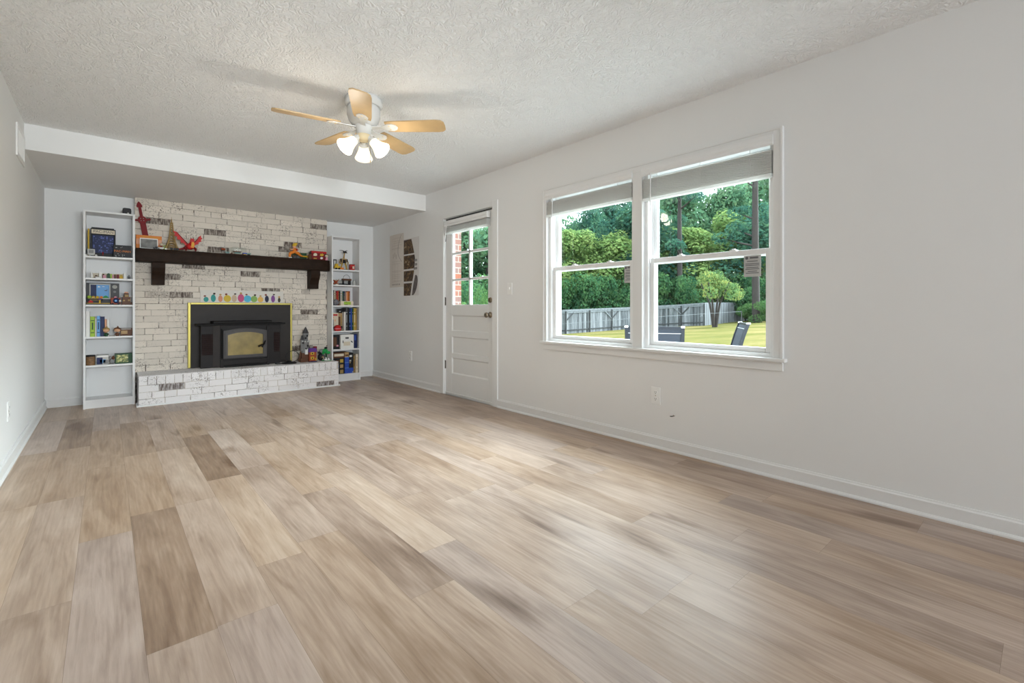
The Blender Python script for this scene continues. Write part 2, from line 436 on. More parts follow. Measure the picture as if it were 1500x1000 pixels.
struct(MB().box(XL - WT, XR + WT, YF - WT, YB + WT, H, H + 0.25), 'ceiling', M_CEIL, 'white stomp textured ceiling')
struct(MB().box(XL, XR, YS, YB, ZS, H), 'trim_1', M_WALL, 'dropped white soffit across the fireplace end')
struct(MB().box(XL - WT, XL, YF - WT, YB + WT, -0.2, H + 0.1), 'wall_left', M_WALL)
struct(MB().box(XL - WT, XR + WT, YB, YB + WT, -0.2, H + 0.1), 'wall_back', M_WALL)
struct(MB().box(XL - WT, XR + WT, YF - WT, YF, -0.2, H + 0.1), 'wall_front', M_WALL)
DY0, DY1, DZ = 3.845, 4.812, 2.076
WY0, WY1, WZ0, WZ1 = 1.105, 3.050, 0.715, 2.045
wr = MB()
for (a, b, c, d) in ((YF - WT, WY0, -0.2, H), (WY1, DY0, -0.2, H), (DY1, YB + WT, -0.2, H), (WY0, WY1, -0.2, WZ0), (WY0, WY1, WZ1, H), (DY0, DY1, DZ, H), (DY0, DY1, -0.2, -0.01)):
    wr.box(XR, XR + WT, a, b, c, d)
struct(wr, 'wall_right', M_WALL)

def base_profile(t=0.013, h=0.088):
    return [(0, 0), (0.021, 0), (0.021, 0.008), (0.016, 0.017), (t, 0.019), (t, h - 0.014), (t - 0.005, h - 0.008), (t - 0.007, h), (0, h)]
def baseboard_x(name, side, xw, segs):
    mb = MB(); sg = 1 if side == 'left' else -1
    for (a, b) in segs: mb.prism([(xw + sg * p, z) for p, z in base_profile()], 'y', a, b)
    struct(mb, name, M_TRIM)
baseboard_x('baseboard_left', 'left', XL, [(YF, YB)])
baseboard_x('baseboard_right', 'right', XR, [(YF, 3.771), (4.866, YB)])
mb = MB()
for (a, b) in ((XL, 0.20), (2.335, XR)): mb.prism([(YB - p, z) for p, z in base_profile()], 'x', a, b)
struct(mb, 'baseboard_back', M_TRIM)

# ------------------------------------------------------------------ brick chimney breast and hearth
BX0, BX1, BY = 0.231, 2.300, 6.70
def brick(mb, x0, x1, z0, z1, yf, depth, tone, bare):
    c = 0.0022; j = random.uniform(-0.0012, 0.0012); yf += j
    mb.attr = (tone, bare, random.random())
    v = [(x0, yf + depth, z0), (x1, yf + depth, z0), (x1, yf + depth, z1), (x0, yf + depth, z1),
         (x0, yf + c, z0), (x1, yf + c, z0), (x1, yf + c, z1), (x0, yf + c, z1),
         (x0 + c, yf, z0 + c), (x1 - c, yf, z0 + c), (x1 - c, yf, z1 - c), (x0 + c, yf, z1 - c)]
    f = [(8, 9, 10, 11), (4, 5, 9, 8), (5, 6, 10, 9), (6, 7, 11, 10), (7, 4, 8, 11), (0, 1, 5, 4), (1, 2, 6, 5), (2, 3, 7, 6), (3, 0, 4, 7)]
    mb.add(v, f)
BARE = [(0.455, 2.019), (1.028, 1.941), (0.91, 1.732), (0.317, 1.195), (0.549, 1.396), (1.949, 1.856), (2.216, 2.143), (2.054, 0.983), (2.099, 1.589), (1.656, 1.269), (0.709, 1.188), (1.881, 1.777), (1.958, 0.505), (0.85, 1.50), (1.3, 1.46)]
cb = MB(); cb.attr = (0.3, 0, 0); cb.m(1); cb.box(BX0 + 0.004, BX1 - 0.004, BY + 0.0035, YB, 0.0, ZS); cb.m(0)
CH = 0.0690; z = 0.312; row = 0
while z < ZS - 0.01:
    z1 = min(z + CH - 0.004, ZS); x = BX0 - (0.0 if row % 2 else 0.115) - random.uniform(0, 0.03)
    while x < BX1:
        Lb = 0.213 if random.random() < 0.8 else random.choice((0.10, 0.16, 0.26))
        a, b2 = max(x, BX0), min(x + Lb, BX1)
        if b2 - a > 0.03:
            bare = 0.0
            for (px, pz) in BARE:
                if a <= px < b2 and z <= pz < z + CH: bare = 1.0
            if bare == 0 and random.random() < 0.02: bare = 0.45
            brick(cb, a, b2, z, z1, BY, 0.05, min(1, max(0, random.gauss(0.5, 0.25))), bare)
        x += Lb + random.choice((0.005, 0.006, 0.009))
    z += CH; row += 1
struct(cb, 'chimney_breast', [M_BRICK, M_MORTAR], 'whitewashed brick chimney breast')

HX0, HX1, HY, HZ = 0.245, 2.288, 6.235, 0.315
hb = MB(); hb.attr = (0.3, 0, 0); hb.m(1); hb.box(HX0 + 0.004, HX1 - 0.004, HY + 0.0035, BY + 0.005, 0, HZ - 0.004); hb.m(0)
HB = [(0.63, 0.19), (2.20, 0.03)]
for k, (z0, z1) in enumerate(((0.0, 0.071), (0.075, 0.143), (0.147, 0.214))):
    x = HX0 - (0.0, 0.11, 0.05)[k]
    while x < HX1:
        Lb = 0.215 if random.random() < 0.75 else random.choice((0.10, 0.16))
        a, b2 = max(x, HX0), min(x + Lb, HX1)
        if b2 - a > 0.02:
            bare = 1.0 if any(a <= px < b2 and z0 <= pz <= z1 for px, pz in HB) else 0.0
            brick(hb, a, b2, z0, z1, HY, 0.06, min(1, max(0, random.gauss(0.55, 0.2))), bare)
        x += Lb + 0.006
x = HX0
while x < HX1 - 0.02:
    wb = 0.070; b2 = min(x + wb, HX1)
    brick(hb, x, b2, 0.218, HZ - 0.002, HY, 0.10, min(1, max(0, random.gauss(0.55, 0.22))), 0.0)
    x += wb + 0.005
# brick top and ends
hb.attr = (0.35, 0, 0.5)
y = HY + 0.004
hb.box(HX0 + 0.002, HX1 - 0.002, HY + 0.003, BY, HZ - 0.012, HZ)
for zz in (0.0, 0.075, 0.147, 0.220):
    for (ya, yb) in ((HY + 0.004, HY + 0.20), (HY + 0.206, HY + 0.42)):
        hb.attr = (random.random(), 0, 0.5); hb.box(HX0, HX0 + 0.03, ya, yb, zz, zz + 0.069); hb.box(HX1 - 0.03, HX1, ya, yb, zz, zz + 0.069)
struct(hb, 'hearth', [M_HEARTH, M_MORTAR], 'raised whitewashed brick hearth')
qt = [(0, 0), (0.016, 0), (0.0155, 0.005), (0.013, 0.011), (0.008, 0.015), (0, 0.0165)]
mb = MB(); mb.prism([(HY - p, q) for p, q in qt], 'x', HX0 - 0.016, HX1 + 0.016)
mb.prism([(HX0 - p, q) for p, q in qt], 'y', HY - 0.016, 6.44)
struct(mb, 'trim_2', M_TRIM, 'white quarter round along the foot of the hearth')

# mantel beam with corbels
mt = thing('mantel_shelf', 'dark stained rough wooden mantel beam on two corbels above the stove', 'mantel', (1.25, 6.6, 1.525))
mb = MB(); n = 44; prof = [(-0.098, 0.008), (-0.104, 0.05), (-0.103, 0.10), (-0.096, 0.136), (-0.088, 0.143), (0.1, 0.143), (0.1, 0.0), (-0.088, 0.0)]
vv = []
for i in range(n + 1):
    x = -1.018 + 2.054 * i / n
    back = 0.0 if i < n - 2 else (0.006, 0.02, 0.055)[i - n + 2]
    for k, (py, pz) in enumerate(prof):
        jy = mnoise.noise((x * 7, k * 1.7, 3)) * 0.004 if k < 4 or k == 7 else 0
        jz = mnoise.noise((x * 6, k * 2.1, 9)) * 0.0035 if k in (0, 7, 1) else 0
        vv.append((x, min(0.1, py + jy + (back if py < 0 else 0)), pz + jz))
K = len(prof); ff = []
for i in range(n):
    for k in range(K): ff.append((i * K + k, (i + 1) * K + k, (i + 1) * K + (k + 1) % K, i * K + (k + 1) % K))
ff.append(tuple(range(K))); ff.append(tuple(n * K + k for k in range(K))[::-1])
mb.add(vv, ff); mb.build('beam', M_MANTEL, mt)
for xa in (0.372 - 1.25, 2.035 - 1.25):
    pr = [(0.1, 0.0), (-0.075, 0.0), (-0.078, -0.06), (-0.062, -0.10), (-0.03, -0.14), (-0.012, -0.19), (-0.008, -0.245), (0.1, -0.245)]
    MB().prism(pr, 'x', xa, xa + 0.115).build('corbel', M_MANTEL, mt, bevel=0.004)

# ------------------------------------------------------------------ wood stove insert
st = thing('stove_insert', 'charcoal wood stove insert with brass edged surround in the brick fireplace', 'stove', (1.27, 6.70, HZ))
X0, X1, ZT = 0.706 - 1.27, 1.838 - 1.27, 0.770
MB().box(X0 + 0.02, X1 - 0.02, -0.030, 0.0, 0.002, ZT - 0.022).build('surround_panel', M_IRON, st, bevel=0.002)
mb = MB(); mb.box(X0, X0 + 0.028, -0.036, 0.0, 0.002, ZT); mb.box(X1 - 0.024, X1, -0.036, 0.0, 0.002, ZT); mb.box(X0 + 0.028, X1 - 0.024, -0.036, 0.0, ZT - 0.024, ZT)
mb.build('brass_edging', M_BRASS, st, bevel=0.004)
yF = -0.20
MB().box(-0.27, 0.255, yF + 0.015, -0.030, 0.002, 0.505).build('firebox', M_CABINET, st, bevel=0.004)
mb = MB().box(-0.50, 0.435, yF - 0.03, -0.03, 0.500, 0.520); mb.build('side_ledge', M_CAST, st, bevel=0.004)
MB().box(-0.345, 0.275, yF - 0.05, -0.03, 0.520, 0.552).build('top_ledge', M_CAST, st, bevel=0.006)
for (a, b, l0, l1) in ((-0.455, -0.27, -0.445, -0.335), (0.255, 0.395, 0.318, 0.385)):
    cab = MB().box(a, b, yF + 0.05, -0.030, 0.002, 0.500).build('side_cabinet', M_CABINET, st, bevel=0.003)
    mb = MB(); mb.m(0).box(l0, l1, yF + 0.046, yF + 0.051, 0.15, 0.40); mb.m(1)
    for k in range(20):
        zz = 0.155 + k * 0.0122
        mb.add([(l0, yF + 0.046, zz), (l1, yF + 0.046, zz), (l1, yF + 0.038, zz + 0.008), (l0, yF + 0.038, zz + 0.008)], [(0, 1, 2, 3)])
        mb.add([(l0, yF + 0.038, zz + 0.008), (l1, yF + 0.038, zz + 0.008), (l1, yF + 0.046, zz + 0.0095), (l0, yF + 0.046, zz + 0.0095)], [(0, 1, 2, 3)])
    mb.build('louver_grille', [M_CAST, mat('dark_bronze_louver', (0.05, 0.03, 0.028), 0.4)], cab)
# bright fluted flank left of the door
MB().prism([(-0.335, yF + 0.05), (-0.27, yF + 0.01), (-0.27, yF + 0.05)], 'z', 0.002, 0.498).build('angled_flank', M_IRONL, st, bevel=0.002)
# door with arched glass
DXa, DXb, Dz0, Dz1 = -0.238, 0.225, 0.105, 0.470
def arch(x0, x1, z0, zs, rise, n=14):
    pts = [(x0, z0), (x1, z0)]
    for i in range(n + 1):
        t = i / n; x = x1 + (x0 - x1) * t; pts.append((x, zs + rise * (1 - (2 * t - 1) ** 2)))
    return pts
dr = MB().prism(arch(DXa, DXb, Dz0, Dz1 - 0.04, 0.03), 'y', yF - 0.012, yF + 0.02).build('stove_door', M_IRONL, st, bevel=0.004)
MB().prism(arch(-0.196, 0.180, 0.142, 0.382, 0.034), 'y', yF - 0.016, yF - 0.010).build('door_glass', M_STOVEGLASS, dr)
o_, i_ = arch(-0.222, 0.207, 0.118, 0.405, 0.038), arch(-0.196, 0.180, 0.142, 0.382, 0.034)
mb = MB(); nn = len(o_); vv = [(p[0], yF - 0.012, p[1]) for p in o_] + [(p[0], yF - 0.026, p[1]) for p in o_] + [(p[0], yF - 0.026, p[1]) for p in i_] + [(p[0], yF - 0.012, p[1]) for p in i_]
ff = []
for i in range(nn):
    j = (i + 1) % nn
    for q in range(3): ff.append((q * nn + i, q * nn + j, (q + 1) * nn + j, (q + 1) * nn + i))
mb.add(vv, ff); mb.build('arched_frame', M_IRONL, dr)
MB().tube([(0.195, yF - 0.02, 0.275), (0.19, yF - 0.05, 0.265), (0.15, yF - 0.055, 0.25), (0.12, yF - 0.055, 0.235)], [0.007, 0.008, 0.009, 0.011], 10).tube([(0.205, yF - 0.02, 0.30), (0.195, yF - 0.05, 0.29), (0.16, yF - 0.06, 0.225)], [0.006, 0.007, 0.009], 8).build('door_handle', M_CAST, dr)
MB().cyl((-0.252, yF - 0.006, 0.11), (-0.252, yF - 0.006, 0.46), 0.009).build('hinge_pin', M_CAST, dr)
mb = MB().box(-0.27, -0.236, yF - 0.008, yF + 0.02, 0.0, 0.10); mb.box(0.226, 0.256, yF - 0.008, yF + 0.02, 0.0, 0.485); mb.box(-0.27, 0.256, yF - 0.006, yF + 0.02, 0.03, 0.085)
mb.build('front_frame', M_CABINET, st, bevel=0.003)
MB().box(-0.22, 0.21, yF - 0.03, yF + 0.0, 0.004, 0.022).cyl((0.0, yF - 0.034, 0.02), (0.0, yF - 0.015, 0.02), 0.012, n=12).build('air_control', M_CAST, st)

# plain stand-in for the printed strip leaning above the surround
ps = thing('picture_strip', 'long white art strip of small coloured shapes leaning on top of the stove surround', 'picture', (1.281, 6.676, HZ + ZT))
MB().box(-0.452, 0.452, 0.006, 0.020, 0.0, 0.150).build('panel', mat('white_canvas', (0.70, 0.67, 0.62), 0.7), ps, bevel=0.001)
cols = [('teal_ink', (0.05, 0.30, 0.28), .055, .06), ('teal_ink', (0.05, 0.30, 0.28), .055, .09), ('peach_ink', (.62, .28, .18), .05, .08), ('mustard_ink', (.62, .45, .06), .085, .085), ('cream_ink', (.55, .42, .30), .06, .09), ('rose_ink', (.55, .10, .22), .075, .10), ('sky_ink', (.10, .45, .65), .09, .085), ('leaf_ink', (.25, .42, .12), .08, .08), ('gold_ink', (.75, .45, .12), .07, .07), ('navy_ink', (.03, .035, .07), .05, .085), ('violet_ink', (.22, .08, .28), .05, .09), ('umber_ink', (.06, .045, .03), .035, .06)]
for i, (nm, c, wd, ht) in enumerate(cols):
    x = -0.395 + i * 0.0725
    el = lambda cx, cz, rx, rz: [(cx + rx * math.cos(2 * PI * k / 20), cz + rz * math.sin(2 * PI * k / 20)) for k in range(20)]
    MB().prism(el(x, 0.008 + ht * .5, wd * .46, ht * .5), 'y', 0.0045, 0.006).build('colour_patch', mat(nm, c, 0.7), ps)
    MB().prism(el(x + (-.012, .010, .0)[i % 3], 0.018 + ht, .013, .009 + .003 * (i % 2)), 'y', 0.0045, 0.006).build('small_patch', mat(('russet_ink', 'dark_umber_ink', 'ochre_ink')[i % 3], ((.22, .06, .04), (.05, .03, .025), (.5, .3, .1))[i % 3], 0.7), ps)

# ------------------------------------------------------------------ door in the right wall
mb = MB()
for (a, b, c, d) in ((3.771, 3.856, 0.0, 2.135), (4.802, 4.866, 0.0, 2.135), (3.856, 4.802, 2.078, 2.135)):
    mb.box(XR - 0.014, XR + 0.001, a, b, c, d)
for (a, b) in ((DY0, DY0 + 0.018), (DY1 - 0.018, DY1)): mb.box(XR, XR + WT, a, b, 0.0, DZ)
mb.box(XR, XR + WT, DY0, DY1, DZ - 0.004, DZ + 0.004); mb.box(XR + 0.02, XR + WT, DY0, DY1, -0.01, 0.008)
struct(mb, 'trim_3', M_TRIM, 'white door casing and jamb', bevel=0.002)
dx0, dx1 = XR + 0.018, XR + 0.062
SL0, SL1 = 3.866, 4.792; G0, G1, GZ0, GZ1 = 3.962, 4.664, 1.045, 1.96
door = thing('door_1', 'white half glazed entry door with six panes and three panels', 'door', (dx0, 0, 0)); door['kind'] = 'structure'
mb = MB()
def dbox(m_, y0, y1, z0, z1, xa=0.0, xb=0.044): m_.box(xa, xb, y0, y1, z0, z1)
dbox(mb, SL0, G0, 0.012, 2.058); dbox(mb, G1, SL1, 0.012, 2.058)
PAN = [(0.255, 0.440), (0.490, 0.688), (0.755, 0.935)]
zz = [0.012] + [q for p in PAN for q in p] + [GZ0]
for k in range(0, len(zz), 2): dbox(mb, G0, G1, zz[k], zz[k + 1])
dbox(mb, G0, G1, GZ1, 2.058)
for (a, b) in PAN:
    dbox(mb, G0, G1, a, b, 0.014, 0.03)
slab = mb.build('door_slab', M_DOORP, door, bevel=0.0025)
mb = MB()
for (a, b) in PAN:
    c = [(G0, a), (G1, a), (G1, b), (G0, b)]; q = [(G0 + .012, a + .012), (G1 - .012, a + .012), (G1 - .012, b - .012), (G0 + .012, b - .012)]
    v = [(0.001, y, z) for y, z in c] + [(0.013, y, z) for y, z in q]
    mb.add(v, [(i, (i + 1) % 4, 4 + (i + 1) % 4, 4 + i) for i in range(4)])
mb.build('panel_moulding', M_DOORP, door)
mb = MB(); gm = (G0 + G1) / 2
mb.box(0.004, 0.040, gm - 0.013, gm + 0.013, GZ0, GZ1)
for z in (1.348, 1.655): mb.box(0.004, 0.040, G0, G1, z - 0.013, z + 0.013)
mb.box(0.006, 0.040, G0, G0 + 0.012, GZ0, GZ1); mb.box(0.006, 0.040, G1 - 0.012, G1, GZ0, GZ1); mb.box(0.006, 0.040, G0, G1, GZ0, GZ0 + 0.014)
mb.build('muntin_grid', M_DOORP, door, bevel=0.003)
MB().box(0.020, 0.024, G0, G1, GZ0, GZ1).build('door_glass', M_GLASS, door)
kb = MB(); kb.lathe([(0.033, 0.0), (0.033, 0.005), (0.026, 0.010), (0.012, 0.012), (0.011, 0.032), (0.018, 0.038), (0.027, 0.046), (0.029, 0.056), (0.025, 0.066), (0.012, 0.070), (0.0, 0.070)], (0, 3.925, 0.948), 24, (-1, 0, 0))
kb.build('door_knob', M_NICKEL, door)
kb = MB(); kb.lathe([(0.030, 0), (0.030, 0.006), (0.024, 0.012), (0.0, 0.013)], (0, 3.925, 1.105), 20, (-1, 0, 0)); kb.box(-0.028, -0.012, 3.919, 3.931, 1.088, 1.122)
kb.build('deadbolt', M_NICKEL, door)
for z in (1.86, 1.10, 0.35):
    MB().box(-0.006, 0.006, SL1 - 0.004, SL1 + 0.012, z - 0.045, z + 0.045).cyl((-0.008, SL1 + 0.004, z - 0.05), (-0.008, SL1 + 0.004, z + 0.05), 0.0065, n=10).build('hinge', M_HINGE, door)
MB().box(0.006, 0.044, SL0, SL1, 2.057, 2.074).build('head_gap_shade', M_SLOT, door)  # dark strip standing in for the shade in the gap above the slab
MB().box(-0.008, 0.04, SL0, SL1, 0.009, 0.03).build('door_sweep', M_DOORP, door)

def make_blind(label, y0, y1, ztop, zs0, zbot, xface, nsl, wand_y, wand_len, tilt=0.0):
    """Raised slatted blind: head rail, valance, stacked slats, bottom rail, ladder cords, wand."""
    t = thing('window_blind', label, 'blind', (xface, (y0 + y1) / 2, ztop)); h = (y1 - y0) / 2
    MB().box(0.0, 0.038, -h, h, -0.045, -0.006).build('head_rail', M_BLIND, t, bevel=0.002)
    pr = [(-0.014, 0.0), (-0.006, 0.0), (-0.004, -0.060), (-0.012, -0.066), (-0.016, -0.058), (-0.013, -0.045), (-0.017, -0.030), (-0.013, -0.012)]
    v = MB(); v.prism([(p[0], p[1]) for p in pr], 'y', -h - 0.004, h + 0.004); v.box(-0.012, 0.03, -h - 0.006, -h - 0.003, -0.062, 0.0); v.box(-0.012, 0.03, h + 0.003, h + 0.006, -0.062, 0.0)
    v.build('valance', M_BLIND, t)
    s = MB(); dz = (zs0 - zbot - 0.022) / nsl; rs = random.Random(nsl)
    for k in range(nsl):
        z = zs0 - ztop - (k + 0.5) * dz; jx = rs.uniform(-0.0025, 0.0025); q = dz * 0.45
        s.prism([(-0.006 + jx, z - q * .5), (0.004 + jx, z - q), (0.036 + jx, z - q), (0.046 + jx, z - q * .5), (0.046 + jx, z + q * .5), (0.036 + jx, z + q), (0.004 + jx, z + q), (-0.006 + jx, z + q * .5)], 'y', -h + 0.006, h - 0.006)
    s.build('slat_stack', M_SLAT, t)
    z = zbot - ztop
    MB().box(-0.008, 0.046, -h + 0.004, h - 0.004, z, z + 0.018).build('bottom_rail', M_SLAT, t, bevel=0.002)
    for f in (-0.72, 0.0, 0.72):
        MB().box(-0.0095, -0.0085, f * h - 0.0015, f * h + 0.0015, z + 0.018, -0.04).build('ladder_cord', M_SLAT, t)
    wv = MB().tube([(-0.018, wand_y - (y0 + y1) / 2, -0.055), (-0.022, wand_y - (y0 + y1) / 2 + tilt * 0.5, -0.055 - wand_len / 2), (-0.024, wand_y - (y0 + y1) / 2 + tilt, -0.055 - wand_len)], 0.004, 8)
    wv.build('tilt_wand', mat('clear_white_wand', (0.82, 0.82, 0.82), 0.2), t)
    return t
make_blind('small raised white blind on the entry door above its panes', 3.92, 4.735, 2.035, 1.965, 1.885, XR - 0.024, 9, 4.690, 0.42, 0.055)

# ------------------------------------------------------------------ twin window in the right wall
mb = MB()
mb.box(XR - 0.018, XR + 0.001, 1.052, 1.108, 0.72, 2.10); mb.box(XR - 0.018, XR + 0.001, 3.047, 3.092, 0.72, 2.10)
mb.box(XR - 0.018, XR + 0.001, 1.108, 3.047, 2.042, 2.10); mb.box(XR - 0.018, XR + 0.05, 2.028, 2.112, 0.72, 2.042)
for (a, b, c, d) in ((1.052, 1.066, 0.72, 2.10), (3.080, 3.092, 0.72, 2.10), (1.066, 3.080, 2.086, 2.10)): mb.box(XR - 0.024, XR - 0.016, a, b, c, d)
struct(mb, 'trim_4', M_TRIM, 'white casing around the twin window', bevel=0.0025)
mb = MB(); mb.box(XR - 0.045, XR + 0.05, 1.035, 3.108, 0.700, 0.721)
struct(mb, 'trim_5', M_TRIM, 'white window stool', bevel=0.004)
mb = MB(); mb.box(XR - 0.016, XR + 0.001, 1.055, 3.088, 0.645, 0.700); mb.box(XR - 0.022, XR - 0.010, 1.055, 3.088, 0.690, 0.700)
struct(mb, 'trim_6', M_TRIM, 'white apron under the window', bevel=0.002)
def window_unit(name, label, y0, y1):
    t = thing(name, label, 'window', (XR, 0, 0)); t['kind'] = 'structure'
    z0, z1 = 0.720, 2.045; fw = 0.030
    f = MB(); f.box(0.015, 0.150, y0, y0 + fw, z0, z1); f.box(0.015, 0.150, y1 - fw, y1, z0, z1); f.box(0.015, 0.150, y0 + fw, y1 - fw, z1 - 0.03, z1); f.box(0.015, 0.160, y0 + fw, y1 - fw, z0, z0 + 0.024)
    for (a, b) in ((y0 + fw, y0 + fw + 0.008), (y1 - fw - 0.008, y1 - fw)): f.box(0.075, 0.083, a, b, z0, z1)
    f.build('window_frame', M_VINYL, t, bevel=0.002)
    a, b = y0 + fw + 0.001, y1 - fw - 0.001
    def sash(nm, x0, x1, za, zb, bot, top, stile):
        s = MB(); s.box(x0, x1, a, a + stile, za, zb); s.box(x0, x1, b - stile, b, za, zb); s.box(x0, x1, a + stile, b - stile, za, za + bot); s.box(x0, x1, a + stile, b - stile, zb - top, zb)
        so = s.build(nm, M_VINYL, t, bevel=0.003)
        MB().box((x0 + x1) / 2 - 0.002, (x0 + x1) / 2 + 0.002, a + stile - 0.004, b - stile + 0.004, za + bot - 0.004, zb - top + 0.004).build('pane', M_GLASS, so)
        return so
    sash('upper_sash', 0.084, 0.120, 1.352, 2.014, 0.034, 0.04, 0.032)
    lo = sash('lower_sash', 0.040, 0.076, 0.745, 1.392, 0.030, 0.036, 0.034)
    for k in (0.28, 0.72):
        yy = a + (b - a) * k
        MB().box(0.046, 0.082, yy - 0.022, yy + 0.022, 1.392, 1.400).cyl((0.060, yy, 1.399), (0.060, yy, 1.408), 0.012, n=12).build('sash_lock', M_PLATE, lo)
    return t
window_unit('window_1', 'left white double hung window of the pair', 2.112, 3.048)
window_unit('window_2', 'right white double hung window of the pair', 1.107, 2.028)
make_blind('raised white blind at the top of the window nearer the door', 2.118, 3.042, 2.064, 1.980, 1.846, XR - 0.016, 15, 2.955, 0.66)
make_blind('raised white blind at the top of the window farther from the door', 1.112, 2.024, 2.064, 1.975, 1.815, XR - 0.016, 17, 1.945, 0.66)
M_STICK = mat('pale_grey_paper', (0.50, 0.50, 0.49), 0.7); M_INK = mat('grey_print', (0.16, 0.16, 0.17), 0.7)
def sticker(label, yc, zc, wd):
    t = thing('window_sticker', label, 'sticker', (XR + 0.052, yc, zc))
    MB().box(0.0, 0.0015, -wd / 2, wd / 2, -0.07, 0.065).build('paper', M_STICK, t)
    p = MB()
    for k, (z, f) in enumerate(((0.028, .7), (0.012, .9), (0.002, .9), (-0.012, .8), (-0.022, .9), (-0.036, .6), (-0.047, .85))):
        p.box(-0.0006, 0.0, -wd * 0.45 * f, wd * 0.45 * f, z - 0.0025, z + 0.0025)
    p.lathe([(0.010, 0), (0.010, 0.0006), (0.0, 0.0006)], (0, wd * 0.33, 0.050), 14, (-1, 0, 0)); p.box(-0.0006, 0.0, -wd * 0.35, wd * 0.15, 0.044, 0.056)
    p.build('printing', M_INK, t)
sticker('pale rating sticker on the lower pane of the window nearer the door', 2.196, 1.288, 0.085)
sticker('pale rating sticker on the lower pane of the window farther from the door', 1.257, 1.290, 0.105)

# ------------------------------------------------------------------ wall plates, vent, prints
def outlet(label, loc, wall):
    t = thing('wall_outlet', label, 'outlet', loc, 0.0 if wall == 'right' else PI)
    MB().box(-0.006, 0.0, -0.038, 0.038, -0.062, 0.062).build('cover_plate', M_PLATE, t, bevel=0.002)
    for z in (-0.024, 0.024):
        r = MB(); r.prism([(0.017 * math.cos(q) * (1 if abs(math.sin(q)) < .8 else .95), z + 0.0145 * math.sin(q)) for q in [2 * PI * k / 16 for k in range(16)]], 'x', -0.008, -0.005)
        ro = r.build('receptacle', M_PLATE, t)
        MB().box(-0.0085, -0.0075, -0.0075, -0.0050, z - 0.002, z + 0.008).box(-0.0085, -0.0075, 0.0045, 0.0070, z - 0.002, z + 0.008).cyl((-0.0085, 0, z - 0.008), (-0.0075, 0, z - 0.008), 0.003, n=8).build('slot', M_SLOT, ro)
    MB().cyl((-0.0075, 0, 0), (-0.005, 0, 0), 0.0035, n=10).build('screw', M_NICKEL, t)
outlet('white duplex outlet low on the wall under the window', (XR, 1.920, 0.380), 'right')
outlet('white outlet low on the right wall between the bookcase and the door', (XR, 5.627, 0.387), 'right')
outlet('white outlet low on the left wall', (XL, 4.43, 0.36), 'left')
t = thing('light_switch', 'white light switch plate beside the entry door knob side', 'switch', (XR, 3.583, 1.211))
MB().box(-0.006, 0, -0.036, 0.036, -0.058, 0.058).build('cover_plate', M_PLATE, t, bevel=0.002)
MB().box(-0.014, -0.004, -0.005, 0.005, -0.004, 0.014).build('toggle', M_PLATE, t, bevel=0.001)
t = thing('cable_stub', 'short dark cable end poking out of the wall below the window outlet', 'cable', (XR, 1.772, 0.256))
MB().tube([(0.01, 0, 0), (-0.012, 0.002, 0.001), (-0.022, 0.010, -0.002), (-0.024, 0.020, -0.001)], 0.0035, 8).build('wire', M_SLOT, t)
MB().tube([(0.005, 0, 0), (-0.014, -0.003, 0.003), (-0.022, -0.006, 0.009)], 0.0028, 8).build('connector', M_NICKEL, t)
t = thing('wall_vent', 'white louvered air return vent high on the left wall beside the soffit', 'vent', (XL, 4.985, 2.205))
mb = MB()
for (a, b, c, d) in ((-.20, .20, .085, .115), (-.20, .20, -.115, -.085), (-.20, -.17, -.085, .085), (.17, .20, -.085, .085)): mb.box(0, 0.010, a, b, c, d)
mb.build('vent_frame', M_PLATE, t, bevel=0.002)
mb = MB(); mb.m(1).box(0.0005, 0.002, -.17, .17, -.085, .085); mb.m(0)
for k in range(17):
    y = -0.165 + k * 0.0205; mb.add([(0.002, y, -.085), (0.009, y + 0.012, -.085), (0.009, y + 0.012, .085), (0.002, y, .085)], [(0, 1, 2, 3)])
mb.build('louver', [M_PLATE, mat('vent_shadow_grey', (0.35, 0.35, 0.34), 0.8)], t)

M_PAPER = mat('cream_poster_paper', (0.66, 0.61, 0.56), 0.75, var=0.02, scale=6); M_PINK = mat('pale_print_paper', (0.70, 0.68, 0.67), 0.75, var=0.02)
M_FAINT = mat('faint_brown_print', (0.50, 0.44, 0.40), 0.8); M_DARKL = mat('dark_curve_print', (0.16, 0.12, 0.13), 0.8)
t = thing('floor_plan_poster', 'tall cream paper poster of faint lines and one dark curve near the back corner', 'poster', (XR, 6.02, 1.68))
mb = MB(); NY = 10
hh = lambda u: 0.355 + 0.010 * u
for i in range(NY):
    a, b = -0.205 + 0.41 * i / NY, -0.205 + 0.41 * (i + 1) / NY
    bow = lambda y: -0.004 - 0.010 * math.sin((y + 0.205) / 0.41 * PI)
    mb.add([(bow(a), a, -0.372), (bow(b), b, -0.372), (bow(b), b, 0.358), (bow(a), a, 0.358)], [(0, 1, 2, 3)]); mb.add([(bow(a) + .001, a, -0.372), (bow(b) + .001, b, -0.372), (bow(b) + .001, b, 0.358), (bow(a) + .001, a, 0.358)], [(3, 2, 1, 0)])
mb.build('sheet', M_PAPER, t)
X_ = lambda y: -0.005 - 0.010 * math.sin((y + 0.205) / 0.41 * PI)
mb = MB(); rp = random.Random(5)
def strip(m_, y0, y1, z0, z1):
    n = max(1, int((y1 - y0) / 0.05))
    for i in range(n):
        a, b = y0 + (y1 - y0) * i / n, y0 + (y1 - y0) * (i + 1) / n
        m_.add([(X_(a), a, z0), (X_(b), b, z0), (X_(b), b, z1), (X_(a), a, z1)], [(0, 1, 2, 3)])
for z in (0.30, 0.262, 0.235, 0.20, 0.165, 0.155, -0.02, -0.05, -0.15, -0.165, -0.20, -0.225, -0.25, -0.285, -0.30):
    strip(mb, -0.16 + rp.uniform(0, .05), 0.14 - rp.uniform(0, .06), z, z + 0.004)
